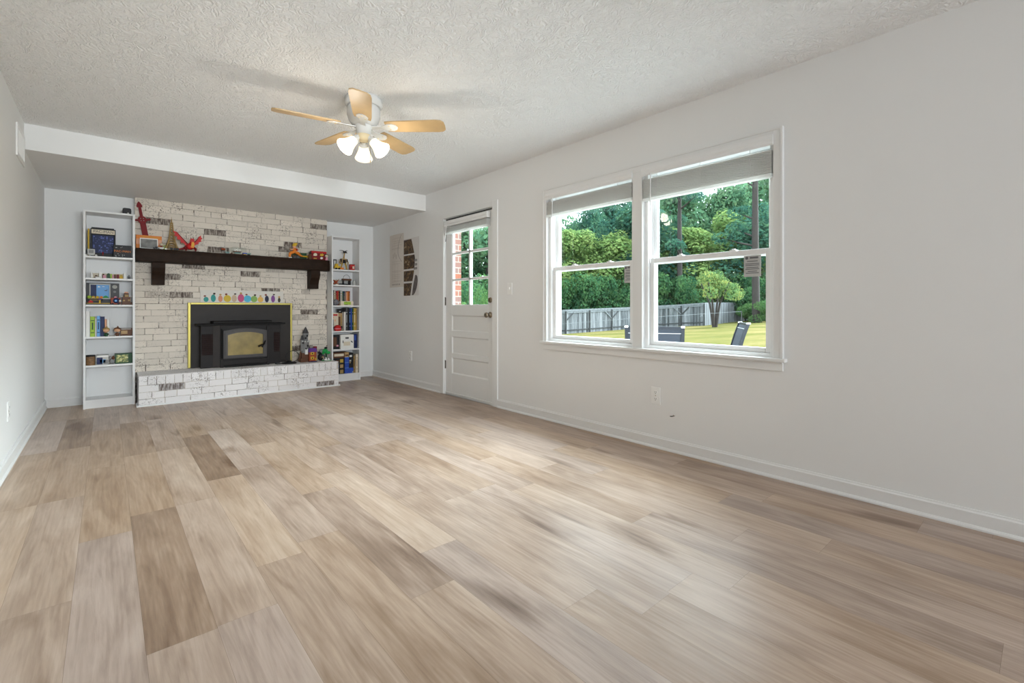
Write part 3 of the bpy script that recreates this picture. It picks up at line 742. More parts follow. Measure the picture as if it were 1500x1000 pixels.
for y in (-0.15, -0.06, 0.03, 0.11): strip(mb, y, y + 0.004, -0.30, -0.05); strip(mb, y, y + 0.003, 0.12, 0.30)
for (y, z) in ((0.02, 0.08), (0.07, 0.06), (-0.02, 0.05)): strip(mb, y, y + 0.02, z - 0.03, z + 0.03)
mb.build('plan_lines', M_FAINT, t)
mb = MB()
for i in range(14):
    a0, a1 = i / 14, (i + 1) / 14
    P = lambda a: (-0.150 + 0.085 * math.sin(a * PI * 0.85) - (0.055 * max(0, a - .75) * 4), 0.34 - 0.37 * a)
    (ya, za), (yb, zb) = P(a0), P(a1)
    mb.add([(X_(ya) - .0006, ya, za), (X_(yb) - .0006, yb, zb), (X_(yb) - .0006, yb + 0.007, zb), (X_(ya) - .0006, ya + 0.007, za)], [(0, 1, 2, 3)])
mb.build('curved_line', M_DARKL, t)
mb = MB()
for k in range(6): strip(mb, 0.10 - k * 0.042, 0.116 - k * 0.042, -0.345, -0.325)
mb.build('bottom_caption', M_DARKL, t)

def photo_mat():
    m, N, L, b = node_mat('dark_food_photo'); v = objvec(N, L)
    n = noise_tex(N, L, v, 22, 5, 1.0); n2 = noise_tex(N, L, v, 9, 2)
    c = ramp(N, L, n, [(0.0, (0.012, 0.006, 0.004)), (0.45, (0.045, 0.022, 0.010)), (0.62, (0.20, 0.11, 0.035)), (0.72, (0.55, 0.45, 0.36))])
    L.new(c, b.inputs['Base Color']); b.inputs['Roughness'].default_value = 0.5; return m
M_PHOTO = photo_mat()
t = thing('photo_poster', 'white print with a column of four dark brown photos nearest the door', 'poster', (XR, 5.61, 1.57))
MB().box(-0.003, -0.001, -0.215, 0.200, -0.385, 0.375).build('sheet', M_PINK, t)
def edge(z):   # right-hand edge of the photo column (towards the door = -y)
    u = (0.36 - z) / 0.74
    return 0.195 - (0.205 + 0.13 * math.sin(min(1, u * 1.25) * PI * 0.62) - 0.22 * max(0, u - 0.35) ** 0.9)
for (zt, zb) in ((0.362, 0.170), (0.150, -0.030), (-0.055, -0.195), (-0.220, -0.385)):
    pts = [(0.198, zb), (0.198, zt)] + [(edge(zt + (zb - zt) * k / 8), zt + (zb - zt) * k / 8) for k in range(9)]
    MB().prism(pts, 'x', -0.0045, -0.003).build('photo', M_PHOTO, t)
mb = MB()
for k in range(16):
    a, b = -0.12 - 0.26 * k / 16, -0.12 - 0.26 * (k + 1) / 16
    f = lambda z: (edge(z) - 0.045, edge(z) - 0.045 - 0.085 * math.sin((-0.115 - z) / 0.27 * PI) ** 0.5 - 0.02)
    (a0, a1), (b0, b1) = f(a), f(b)
    mb.add([(-0.0046, a0, a), (-0.0046, b0, b), (-0.0046, b1, b), (-0.0046, a1, a)], [(0, 1, 2, 3)])
mb.build('curved_photo', mat('grey_street_photo', (0.13, 0.11, 0.11), 0.6, var=0.9, scale=25), t)
mb = MB()
for z in (0.075, 0.020, -0.030): mb.box(-0.0045, -0.003, -0.165, -0.075, z - 0.018, z + 0.014)
mb.build('small_caption', mat('grey_caption_print', (0.30, 0.29, 0.29), 0.7, var=0.5, scale=60), t)

# ------------------------------------------------------------------ ceiling fan
M_FANW = mat('white_fan_enamel', (0.66, 0.66, 0.65), 0.25, var=0.02); M_OAK = mat('light_oak_blade', (0.50, 0.345, 0.175), 0.4, var=0.12, scale=14)
M_CREAM = mat('cream_fitter', (0.72, 0.60, 0.38), 0.4)
def shade_mat():
    m, N, L, b = node_mat('lit_frosted_glass')
    b.inputs['Base Color'].default_value = (0.9, 0.86, 0.76, 1); b.inputs['Roughness'].default_value = 0.4
    b.inputs['Emission Color'].default_value = (1.0, 0.80, 0.48, 1)
    n = noise_tex(N, L, objvec(N, L), 20, 2); L.new(mapr(N, L, n, 0, 1, 1.15, 1.35), b.inputs['Emission Strength']); return m
M_SHADE = shade_mat()
def bulb_mat():
    m, N, L, b = node_mat('lit_bulb'); b.inputs['Emission Color'].default_value = (1.0, 0.86, 0.62, 1); b.inputs['Emission Strength'].default_value = 9
    return m
M_BULB = bulb_mat()
fan = thing('ceiling_fan', 'white hugger ceiling fan with five oak blades and three lit glass shades', 'ceiling fan', (1.306, 3.097, H))
MB().lathe([(0.112, 0.0), (0.122, -0.012), (0.123, -0.045), (0.112, -0.058)], n=40).build('canopy', M_FANW, fan)
MB().lathe([(0.098, -0.055), (0.108, -0.075), (0.108, -0.115), (0.098, -0.15), (0.078, -0.178), (0.066, -0.186), (0.0, -0.186)], n=40).build('motor_housing', M_FANW, fan)
MB().lathe([(0.060, -0.184), (0.062, -0.195), (0.050, -0.205), (0.045, -0.245), (0.0, -0.245)], n=32).build('switch_housing', M_FANW, fan)
fit = MB().lathe([(0.044, -0.244), (0.050, -0.262), (0.040, -0.285), (0.018, -0.292), (0.0, -0.292)], n=28).build('light_fitter', M_CREAM, fan)
zb = 2.25 - H
for a in (-43.5, 28.5, 100.5, 169.5, -115.2):
    R = Matrix.Rotation(math.radians(a), 4, 'Z') @ Matrix.Translation((0, 0, zb)) @ Matrix.Rotation(math.radians(-12), 4, 'X')
    pts = [(0.155, -0.052), (0.20, -0.058), (0.50, -0.066), (0.535, -0.060), (0.553, -0.040), (0.556, 0.0), (0.553, 0.040), (0.535, 0.060), (0.50, 0.066), (0.20, 0.058), (0.155, 0.052)]
    b = MB().prism(pts, 'z', -0.004, 0.004).xf(R).build('blade', M_OAK, fan, bevel=0.001)
    br = MB().prism([(0.055, -0.018), (0.12, -0.014), (0.165, -0.035), (0.20, -0.038), (0.225, -0.022), (0.235, 0.0), (0.225, 0.022), (0.20, 0.038), (0.165, 0.035), (0.12, 0.014), (0.055, 0.018)], 'z', -0.010, -0.0045)
    br.xf(R); br.build('blade_bracket', M_FANW, b, bevel=0.0015)
    scw = MB()
    for (x, y) in ((0.18, -0.02), (0.18, 0.02), (0.215, 0.0)): scw.cyl((x, y, -0.013), (x, y, -0.009), 0.005, n=10)
    scw.xf(R).build('screw', M_CREAM, b)
shade_prof = [(0.026, 0.0), (0.030, 0.006), (0.034, 0.03), (0.043, 0.06), (0.054, 0.085), (0.060, 0.098), (0.057, 0.098), (0.051, 0.085), (0.040, 0.06), (0.031, 0.03), (0.026, 0.008)]
for a in (-172, -54, 67):
    A = Matrix.Rotation(math.radians(a), 4, 'Z')
    d = (A @ Vector((math.sin(math.radians(46)), 0, -math.cos(math.radians(46))))).normalized()
    p = A @ Vector((0.035, 0, -0.262))
    arm = MB().tube([p - d * 0.0, p + d * 0.035], [0.016, 0.018], 14).lathe([(0.02, 0.03), (0.030, 0.034), (0.030, 0.052)], p, 20, d).build('lamp_arm', M_FANW, fan)
    s = MB().lathe(shade_prof, p + d * 0.046, 28, d).build('lamp_shade', M_SHADE, fan)
    bl = MB().ball((0, 0, 0), 0.021, 14, 10).xf(Matrix.Translation(p + d * 0.098)).build('bulb', M_BULB, s)
    L_ = lamp('fan_bulb_light', 'POINT', Vector((1.306, 3.097, H)) + p + d * 0.165, 3.6, (1.0, 0.91, 0.77), shadow_soft_size=0.05)
MB().tube([(0.028, -0.035, -0.25), (0.030, -0.038, -0.36), (0.030, -0.038, -0.42)], 0.0012, 6).lathe([(0.0, -0.44), (0.005, -0.435), (0.004, -0.42), (0, -0.418)], (0.030, -0.038, 0), 10).build('pull_chain', M_NICKEL, fan)

# ------------------------------------------------------------------ bookcases
def bookcase(label, x0, x1, yf, depth, boards, extra=()):
    t = thing('bookcase', label, 'bookcase', ((x0 + x1) / 2, yf, 0)); h = (x1 - x0) / 2; th = 0.018
    for sx in (-1, 1): MB().box(sx * h - (th if sx > 0 else 0), sx * h + (th if sx < 0 else 0), 0, depth, 0, 2.012).build('side_panel', M_SHELF, t, bevel=0.001)
    MB().box(-h + th, h - th, 0.0, depth, 1.994, 2.012).build('top_panel', M_SHELF, t, bevel=0.001)
    MB().box(-h + th, h - th, depth - 0.006, depth, 0.0, 1.994).build('back_panel', M_SHELF, t)
    for z in boards: MB().box(-h + th, h - th, 0.004, depth - 0.006, z - th / 2, z + th / 2).build('shelf_board', M_SHELF, t, bevel=0.001)
    MB().box(-h + th, h - th, 0.018, 0.032, 0.0, boards[-1] - th / 2).build('kick_board', M_SHELF, t, bevel=0.001)
    return t
LB = (1.540, 1.318, 1.045, 0.719, 0.4285, 0.078)
RB = (1.545, 1.333, 1.046, 0.694, 0.440, 0.094)
LX0, LX1, LY = -0.178, 0.224, 6.448
bookcase('tall narrow white bookcase against the back wall left of the fireplace', LX0, LX1, LY, 0.28, LB)
RX0, RX1, RY = 2.303, 2.705, 6.525
bookcase('tall narrow white bookcase in the back corner right of the fireplace', RX0, RX1, RY, 0.258, RB)
LS = [z + 0.009 for z in LB]; RS = [z + 0.009 for z in RB]

C = {k: mat('toy_' + k, c, 0.45, var=0.05, spec=0.22) for k, c in dict(
    black=(0.012, .012, .014), yellow=(.62, .40, .03), orange=(.72, .22, .03), red=(.50, .02, .02), darkred=(.19, .008, .012), blue=(.03, .08, .42),
    sky=(.16, .38, .72), navy=(.015, .025, .09), green=(.02, .30, .07), lime=(.35, .52, .06), darkgreen=(.02, .07, .03), brown=(.12, .05, .025),
    tan=(.45, .30, .14), sand=(.36, .24, .09), grey=(.22, .22, .22), darkgrey=(.07, .07, .075), lightgrey=(.48, .48, .46), cream=(.68, .60, .47),
    pink=(.70, .32, .42), purple=(.10, .03, .22), teal=(.16, .30, .28), peach=(.72, .36, .22), gold=(.50, .34, .06), skin=(.62, .36, .22), rust=(.30, .06, .02)).items()}
C['white'] = M_WHITE
def shapes(lst):
    mb = MB()
    for s in lst:
        k = s[0]
        if k == 'b': mb.box(*s[1:])
        elif k == 'c': mb.cyl(*s[1:])
        elif k == 's': mb.ball(*s[1:])
        elif k == 't': mb.tube(*s[1:])
        elif k == 'p': mb.prism(*s[1:])
        elif k == 'l': mb.lathe(*s[1:])
    return mb
def toy(name, label, cat, loc, parts, rz=0.0, group=None, bevel=0.0012):
    t = thing(name, label, cat, loc, rz, group)
    made = {}
    for p in parts:
        pn, mk, lst = p[0], p[1], p[2]
        par = made.get(p[3], t) if len(p) > 3 else t
        o = shapes(lst).build(pn, C[mk] if isinstance(mk, str) else mk, par, bevel=bevel if all(s[0] in 'bp' for s in lst) else 0)
        made.setdefault(pn, o)
    return t
def studs(x0, x1, y0, y1, z, nx, ny, r=0.0024):
    return [('c', (x0 + (i + .5) * (x1 - x0) / nx, y0 + (j + .5) * (y1 - y0) / ny, z), (x0 + (i + .5) * (x1 - x0) / nx, y0 + (j + .5) * (y1 - y0) / ny, z + 0.0018), r, r, 8) for i in range(nx) for j in range(ny)]
M_PAGES = mat('book_pages', (0.62, 0.56, 0.45), 0.85, var=0.08, scale=90)
def book(label, x, y, z, wd, ht, dp, col, group=None, cat='book', tilt=0.0, band=None, name='book'):
    """Upright book, spine towards -y; x is its left edge."""
    t = thing(name, label, cat, (x, y, z), 0.0, group); t.rotation_euler = (0, tilt, 0)
    c = 0.0022
    m = MB().box(0, c, 0, dp, 0, ht).box(wd - c, wd, 0, dp, 0, ht).box(0, wd, 0, 0.0025, 0, ht)
    m.build('cover', C[col] if isinstance(col, str) else col, t, bevel=0.0008)
    MB().box(c, wd - c, 0.0025, dp - 0.003, 0.003, ht - 0.003).build('pages', M_PAGES, t)
    if band:
        b = MB()
        for f in (0.2, 0.8): b.box(0.15 * wd, 0.85 * wd, -0.0005, 0.0002, ht * f - 0.004, ht * f + 0.004)
        b.box(0.35 * wd, 0.65 * wd, -0.0005, 0.0002, ht * .35, ht * .7); b.build('spine_title', C[band], t)
    return t
def flatbook(label, x, y, z, wd, ht, dp, col, cat='box', name='game_box', face=None, group=None):
    t = thing(name, label, cat, (x, y, z), 0.0, group)
    MB().box(0, wd, 0, dp, 0, ht * .62).build('box_base', C[col], t, bevel=0.001)
    MB().box(-0.0012, wd + .0012, -0.0012, dp + .0012, ht * .45, ht).build('box_lid', C[col], t, bevel=0.001)
    if face:
        m = MB()
        for (fc, a, b, c, d) in face: shapes([('b', a * wd, b * wd, -0.0022, -0.0008, c * ht, d * ht)]).build('printed_panel', C[fc], t)
    return t

# ---- left bookcase, top board and on top of the case
toy('smart_speaker', 'small black boxy speaker on top of the left bookcase', 'speaker', (0.160, 6.50, 2.012), [
    ('body', 'black', [('p', [(-.035, 0), (.035, 0), (.037, .04), (.034, .062), (.02, .068), (-.02, .068), (-.034, .062), (-.037, .04)], 'y', 0.0, 0.07)]),
    ('lens', 'lightgrey', [('c', (0.01, 0.0, 0.012), (0.01, -0.003, 0.012), 0.008, 0.008, 12)])])
z = LS[0]
a = toy('arcade_model', 'black brick built tabletop arcade machine with white marquee on the left bookcase', 'toy arcade', (-0.030, 6.545, z), [
    ('cabinet', 'black', [('b', -.095, .100, 0.01, .12, 0, .020), ('b', -.095, .100, .05, .12, .02, .30), ('b', -.095, -.086, 0.0, .05, .02, .29), ('b', .091, .100, 0.0, .05, .02, .29), ('b', -.088, .088, .0, .06, .285, .305)] + studs(-.085, .09, .065, .115, .30, 7, 2)),
    ('screen', 'navy', [('b', -.082, .088, .044, .05, .045, .232)]),
    ('marquee', 'cream', [('b', -.088, .093, -.004, .004, .240, .283)]),
    ('joystick', 'red', [('c', (.0, .028, .02), (0, .028, .045), .003, .003, 8), ('s', (0, .028, .049), .007, 10, 8)])])
mz = MB(); rm = random.Random(3)
for i in range(11):
    for j in range(11):
        if rm.random() < 0.55: x = -.076 + i * .0145; zz = .052 + j * .0158; mz.box(x, x + (0.0125 if rm.random() < .6 else .003), .0425, .0442, zz, zz + (0.003 if rm.random() < .5 else .012))
mz.build('maze_lines', mat('blue_maze_lines', (0.10, 0.14, 0.42), 0.5), a)
lettering('PAC-MAN', 0.036, Matrix.Translation((0.005, -0.0045, 0.262)) @ FACE_MY, C['darkgrey'], a)
t = thing('toy_strip', 'thin upright yellow strip beside the arcade machine', 'toy part', (-0.140, 6.56, z))
shapes([('b', -.006, .006, 0, .05, 0, .288)]).build('strip', C['yellow'], t, bevel=.001)
toy('retro_computer', 'tiny grey toy computer with round white feet at the left of the top shelf', 'toy', (-0.118, 6.475, z), [
    ('body', 'lightgrey', [('b', -.028, .028, 0, .035, .018, .072), ('b', -.022, .022, .002, .033, .008, .018)]), ('screen', 'grey', [('b', -.018, .018, -.002, .001, .030, .062)]),
    ('foot', 'white', [('s', (-.036, .01, .010), .010, 10, 8)]), ('foot', 'white', [('s', (.036, .01, .010), .010, 10, 8)])])
b = toy('game_carton', 'black carton with orange lettering on the top shelf of the left bookcase', 'box', (0.124, 6.475, z), [('carton', 'black', [('b', -.072, .072, 0, .05, 0, .130)])])
lettering('PAC-MAN', 0.031, Matrix.Translation((0, -0.001, 0.066)) @ FACE_MY, C['orange'], b)
m = MB(); rm = random.Random(8)
for k in range(12): x, zz = rm.uniform(-.065, .065), rm.choice((rm.uniform(.012, .04), rm.uniform(.09, .12))); m.box(x - .003, x + .003, -.0012, 0, zz - .003, zz + .003)
m.build('star_print', C['lightgrey'], b)

# ---- second board: small white brick diorama
z = LS[1]
toy('brick_diorama', 'row of small white and coloured brick built rooms on the second shelf', 'toy diorama', (0.012, 6.53, z), [
    ('base_plate', 'tan', [('b', -.135, .142, 0, .07, 0, .004)]),
    ('wall', 'white', [('b', -.135, -.122, 0, .06, .004, .068), ('b', -.072, -.050, 0, .06, .004, .066), ('b', .122, .142, 0, .06, .004, .066), ('b', -.10, -.05, -.002, .01, .004, .014)]),
    ('back_wall', 'cream', [('b', -.122, .122, .055, .062, .004, .056)]),
    ('furniture', 'brown', [('b', -.108, -.080, .02, .05, .004, .018), ('b', -.104, -.084, .02, .04, .024, .034), ('b', -.045, -.03, .02, .04, .004, .05), ('b', .045, .062, .02, .05, .004, .046)]),
    ('furniture', 'pink', [('b', -.042, -.018, .01, .03, .004, .036), ('b', .030, .044, .012, .03, .004, .04)]),
    ('greenery', 'darkgreen', [('b', -.010, .014, .01, .04, .004, .046), ('s', (.002, .02, .046), .012, 10, 8)]),
    ('furniture', 'lime', [('b', .016, .028, .008, .03, .004, .050)]),
    ('furniture', 'darkred', [('b', .066, .086, .02, .05, .004, .048)]),
    ('furniture', 'yellow', [('b', .088, .116, .004, .03, .004, .030), ('b', .094, .112, .004, .03, .034, .044)])])
toy('dark_figurine', 'small dark grey figurine at the right end of the second shelf', 'toy', (0.178, 6.52, z), [('body', 'darkgrey', [('b', -.012, .012, 0, .02, 0, .030)]), ('head', 'grey', [('b', -.007, .007, .003, .017, .032, .046)])])

# ---- third board: toy television, coloured track set, brown toy
z = LS[2]
tv = toy('toy_television', 'brick built retro television with a sky blue scene on the third shelf', 'toy television', (-0.035, 6.59, z), [
    ('cabinet', 'darkgrey', [('b', -.125, .135, 0.01, .10, 0.0, .228), ('b', .062, .135, .0, .01, .005, .222)]),
    ('bezel', 'lightgrey', [('b', -.100, .064, -.004, .012, .208, .220), ('b', -.100, .064, -.004, .012, .06, .072), ('b', -.100, -.090, -.004, .012, .072, .208), ('b', .054, .064, -.004, .012, .072, .208)]),
    ('side_panel', 'navy', [('b', -.090, -.046, -.002, .011, .072, .208)]),
    ('screen', 'sky', [('b', -.046, .054, .0, .011, .072, .208)]),
    ('cloud', 'white', [('b', -.036, -.016, -.0012, 0, .182, .190), ('b', -.032, -.022, -.0012, 0, .190, .196), ('b', .0, .018, -.0012, 0, .188, .194)]),
    ('platform', 'brown', [('b', .018, .040, -.0012, 0, .146, .152), ('b', .034, .040, -.0012, 0, .160, .166)]),
    ('hill', 'green', [('p', [(.0, .072), (.052, .072), (.045, .086), (.028, .098), (.012, .090)], 'y', -.0012, 0)]),
    ('dial', 'lightgrey', [('l', [(.020, 0), (.020, .006), (.013, .007), (.012, .004), (0, .004)], (.098, 0, .190), 20, (0, -1, 0))]),
    ('dial', 'grey', [('c', (.098, 0, .138), (.098, -.006, .138), .012, .012, 16)])])
toy('track_toy', 'low colourful brick built toy track in front of the toy television', 'toy track', (-0.060, 6.50, z), [
    ('deck', 'darkgrey', [('b', -.095, .085, 0, .06, .0, .012)]), ('yellow_rail', 'yellow', [('b', -.095, .085, -.003, .0, .012, .018), ('b', .0, .013, 0.0, .02, .012, .05)]),
    ('upper_deck', 'black', [('b', -.095, .03, .03, .06, .04, .062)]), ('upper_rail', 'sand', [('b', -.070, .0, .027, .03, .045, .051), ('b', -.085, .02, .027, .03, .062, .067)]),
    ('purple_cap', 'purple', [('b', -.004, .017, 0.0, .02, .05, .064)]),
    ('red_car', 'red', [('b', -.080, -.045, -.004, .02, .022, .036), ('b', -.072, -.055, 0, .018, .036, .044)]),
    ('green_ball', 'lime', [('s', (-.074, .04, .080), .017, 12, 10)]), ('white_ball', 'white', [('s', (-.048, .036, .074), .009, 10, 8)]),
    ('yellow_disc', 'yellow', [('l', [(.013, 0), (.013, .006), (.005, .006), (.004, .002), (0, .002)], (-.012, .034, .078), 16, (0, -1, 0))]),
    ('yellow_disc', 'orange', [('l', [(.013, 0), (.013, .006), (.005, .006), (.004, .002), (0, .002)], (.018, .034, .078), 16, (0, -1, 0))]),
    ('yellow_disc', 'yellow', [('l', [(.013, 0), (.013, .006), (.005, .006), (.004, .002), (0, .002)], (-.043, .034, .078), 16, (0, -1, 0))])])
toy('wooden_wagon', 'small rust brown toy wagon with a dark blue round panel on the third shelf', 'toy', (0.068, 6.505, z), [
    ('body', 'rust', [('b', -.036, .042, 0, .04, .006, .074)]), ('panel', 'navy', [('l', [(.028, 0), (.028, .003), (0, .003)], (.008, 0, .044), 18, (0, -1, 0))]),
    ('emblem', 'sky', [('b', -.006, .012, -.005, -.003, .034, .052)]), ('hub', 'cream', [('s', (.036, 0, .040), .011, 10, 8)]), ('load', 'pink', [('s', (0, .02, .080), .012, 10, 8)]),
    ('wheel', 'black', [('c', (-.022, -.004, .010), (-.022, .0, .010), .010, .010, 12)]), ('wheel', 'black', [('c', (.026, -.004, .010), (.026, .0, .010), .010, .010, 12)])])
toy('brown_block_toy', 'squat dark brown and gold brick built toy at the right of the third shelf', 'toy', (0.156, 6.50, z), [
    ('base', 'brown', [('b', -.038, .044, 0, .05, 0, .03)]), ('block', 'brown', [('b', -.032, .034, .0, .05, .03, .085), ('b', -.02, .02, .005, .04, .085, .125)]), ('trim_block', 'sand', [('b', -.014, .016, -.006, .004, .085, .108), ('b', .012, .032, -.006, .004, .04, .058), ('b', -.03, -.012, -.006, .004, .038, .052)]),
    ('round_stud', 'white', [('s', (-.038, .01, .088), .008, 10, 8)]), ('round_stud', 'white', [('s', (.040, .01, .088), .008, 10, 8)]), ('cap', 'peach', [('b', -.014, .014, .006, .036, .125, .138)])])

# ---- fourth board: books
z = LS[3]; yb = 6.475
x = -0.158
for (lab, wd, ht, col, band) in (('tall white binder at the left end of the bookcase shelf', .030, .258, 'white', None), ('bright green book beside the white binder', .036, .205, 'lime', 'darkgreen'),
        ('thin white book right of the green book', .011, .190, 'white', None), ('pale blue book in the row on the left bookcase', .026, .212, 'sky', 'navy'),
        ('dark navy book right of the pale blue book', .032, .205, 'navy', None), ('peach paperback leaning right of the navy book', .016, .178, 'peach', None), ('white paperback at the right end of the left bookcase row', .017, .170, 'white', None)):
    book(lab, x, yb, z, wd, ht, .15, col, band=band, group='books on the left bookcase'); x += wd + 0.0015
M_STUDIO = 0
def bobble(label, loc, hair, shirt, skin='skin'):
    toy('big_headed_figure', label, 'figurine', loc, [
        ('body', shirt, [('l', [(.012, 0), (.015, .012), (.012, .032), (.006, .038)], (0, 0, 0), 12)]), ('head', skin, [('s', (0, -.002, .062), (.026, .022, .022), 16, 10)]),
        ('hair', hair, [('s', (0, .004, .072), (.029, .024, .020), 16, 10), ('s', (.004, .0, .094), (.007, .007, .012), 10, 8)]),
        ('arm', shirt, [('t', [(-.013, 0, .03), (-.02, -.006, .016)], .004, 6)]), ('arm', shirt, [('t', [(.013, 0, .03), (.02, -.006, .016)], .004, 6)])])
bobble('small figurine with a dark green body in front of the books', (-0.004, 6.462, z), 'sand', 'darkgreen')
bobble('small figurine with a brown body standing right of the books', (0.082, 6.462, z), 'brown', 'brown')
flatbook('long low dark box beside the figurines on the fourth shelf', 0.108, 6.50, z, .094, .078, .12, 'brown', face=[('tan', .05, .6, .25, .7), ('lightgrey', .05, .9, .85, .95)])
# ---- fifth board
z = LS[4]
toy('patterned_tin', 'small brown and gold round tin at the left of the fifth shelf', 'tin', (-0.124, 6.50, z), [('tin_body', mat('leopard_print', (.20, .11, .05), .5, var=.9, scale=70), [('l', [(.036, 0), (.036, .088)], (0, 0, 0), 24)]), ('tin_lid', 'black', [('l', [(.037, .088), (.037, .104), (0, .104)], (0, 0, 0), 24)])])
flatbook('blue and white flat topped puzzle box beside the round tin', -0.080, 6.475, z, .095, .098, .14, 'lightgrey', face=[('navy', .03, .5, .05, .75), ('sky', .30, .75, .2, .55), ('white', .05, .95, .82, .96), ('grey', .55, .97, .08, .5)])
toy('grey_rock_toy', 'small knobbly grey brown toy beside the puzzle box', 'toy', (0.040, 6.475, z), [('body', 'grey', [('s', (0, .01, .03), (.022, .02, .03), 12, 8), ('s', (-.014, .0, .068), (.014, .014, .016), 10, 8)]), ('cap', 'brown', [('s', (.010, .0, .066), (.014, .014, .020), 10, 8)])])
cz = thing('picture_box', 'dark green box with a leafy yellow picture on the fifth shelf', 'box', (0.130, 6.48, z))
MB().box(-.066, .072, 0, .10, 0, .104).build('carton', C['darkgreen'], cz, bevel=.001)
def leafy():
    m, N, L, b = node_mat('leafy_yellow_picture'); n = noise_tex(N, L, objvec(N, L), 42, 3, .6)
    L.new(ramp(N, L, n, [(.3, (.015, .03, .012)), (.48, (.12, .17, .03)), (.6, (.50, .48, .14)), (.75, (.62, .6, .5))]), b.inputs['Base Color']); b.inputs['Roughness'].default_value = .4; return m
MB().box(-.056, .040, -.0015, 0, .014, .092).build('picture', leafy(), cz)

# ---- right bookcase, top board
z = RS[0]; y0 = RY + 0.03
toy('horned_robot_model', 'tall spindly gold and black brick built horned model on the top shelf', 'toy robot', (2.515, y0 + .10, z), [
    ('base', 'black', [('b', -.07, .07, -.05, .05, 0, .012)]), ('leg', 'gold', [('t', [(-.045, 0, .012), (-.03, 0, .06), (-.02, 0, .11)], [.012, .010, .012], 8)]), ('leg', 'gold', [('t', [(.045, 0, .012), (.035, 0, .06), (.02, 0, .11)], [.012, .010, .012], 8)]),
    ('torso', 'tan', [('b', -.032, .032, -.02, .02, .105, .165)]), ('chest_plate', 'black', [('b', -.022, .022, -.026, -.018, .10, .15), ('b', -.05, -.034, -.016, .016, .12, .16), ('b', .034, .05, -.016, .016, .12, .16)]),
    ('neck', 'sand', [('t', [(0, 0, .165), (.006, 0, .21), (.010, -.004, .25)], [.013, .009, .008], 8)]), ('head', 'black', [('b', -.004, .032, -.022, .014, .245, .272), ('t', [(.02, -.01, .262), (.045, -.018, .245)], [.010, .004], 8)]),
    ('horn', 'darkgrey', [('t', [(.0, 0, .272), (-.03, 0, .284), (-.062, 0, .280)], [.006, .004, .002], 6)]), ('horn', 'darkgrey', [('t', [(.024, 0, .272), (.04, 0, .284), (.058, 0, .276)], [.006, .004, .002], 6)]),
    ('arm', 'sand', [('t', [(-.045, 0, .15), (-.06, -.01, .11), (-.05, -.03, .085)], .008, 8)]), ('arm', 'sand', [('t', [(.045, 0, .15), (.06, -.01, .11), (.05, -.03, .085)], .008, 8)])])
toy('yellow_vehicle', 'small yellow toy digger with a dark mast at the left of the top shelf', 'toy vehicle', (2.395, y0 + .03, z), [
    ('body', 'yellow', [('b', -.030, .045, 0, .05, .018, .052), ('b', -.02, .02, .005, .045, .052, .082)]), ('mast', 'darkgrey', [('b', -.036, -.028, .04, .05, .02, .145), ('b', -.036, .010, .04, .05, .130, .145), ('b', .002, .010, .04, .05, .085, .145)]),
    ('bucket', 'orange', [('b', .05, .095, 0, .04, .006, .034)]), ('wheel', 'black', [('c', (-.012, -.004, .014), (-.012, .0, .014), .014, .014, 14)]), ('wheel', 'black', [('c', (.03, -.004, .014), (.03, 0, .014), .014, .014, 14)])])
toy('red_house_toy', 'small red box shaped toy with a cream front on the right of the top shelf', 'toy', (2.615, y0 + .03, z), [('shell', 'red', [('b', -.032, .030, 0, .05, 0, .082)]), ('front', 'cream', [('b', -.002, .022, -.003, .0, .022, .060)]), ('window', 'darkred', [('b', -.024, -.008, -.003, .0, .03, .05)]), ('roof_edge', 'black', [('b', -.034, .032, -.002, .052, .082, .088)])])
# ---- second board
z = RS[1]
toy('spiky_toy', 'small brown and rust spiky toy at the left of the second shelf', 'toy', (2.375, y0 + .02, z), [('body', 'rust', [('t', [(-.03, 0, .01), (.0, 0, .035), (.03, 0, .062)], [.011, .013, .008], 8), ('t', [(.034, .004, .008), (.0, .004, .035), (-.03, .004, .066)], [.010, .013, .007], 8)]), ('foot', 'cream', [('b', .0, .032, -.012, .02, 0, .014)]), ('spike', 'sand', [('t', [(.03, 0, .06), (.045, 0, .082)], [.006, .002], 6)]), ('spike', 'sand', [('t', [(.0, 0, .036), (.004, 0, .078)], [.006, .002], 6)])])
toy('toy_ship', 'low grey flat toy ship model lying along the second shelf', 'toy ship', (2.500, y0 + .12, z), [('hull', 'lightgrey', [('b', -.085, .09, 0, .06, .03, .058), ('b', -.085, .09, .002, .06, .062, .072)]), ('keel', 'darkgrey', [('b', -.08, .085, 0, .06, 0, .024)])])
toy('toy_lantern', 'small dark toy lantern with a thin arched wire handle on the second shelf', 'toy lantern', (2.545, y0 + .05, z), [('deck', 'brown', [('b', -.062, .062, 0, .05, .068, .092)]), ('post', 'black', [('b', .028, .054, .005, .045, 0, .068)]), ('post', 'black', [('b', -.054, -.042, .005, .045, 0, .068)]), ('handle', 'darkgrey', [('t', [(.048 * math.cos(q), .025, .090 + .058 * math.sin(q)) for q in [PI * k / 14 for k in range(15)]], .0025, 6)])])
toy('grey_jar', 'small pale grey rounded jar at the right end of the second shelf', 'jar', (2.648, y0 + .06, z), [('jar_body', 'lightgrey', [('l', [(.016, 0), (.022, .02), (.022, .045), (.012, .060), (.012, .066)], (0, 0, 0), 16)]), ('jar_lid', 'grey', [('l', [(.013, .066), (.013, .074), (0, .074)], (0, 0, 0), 16)])])
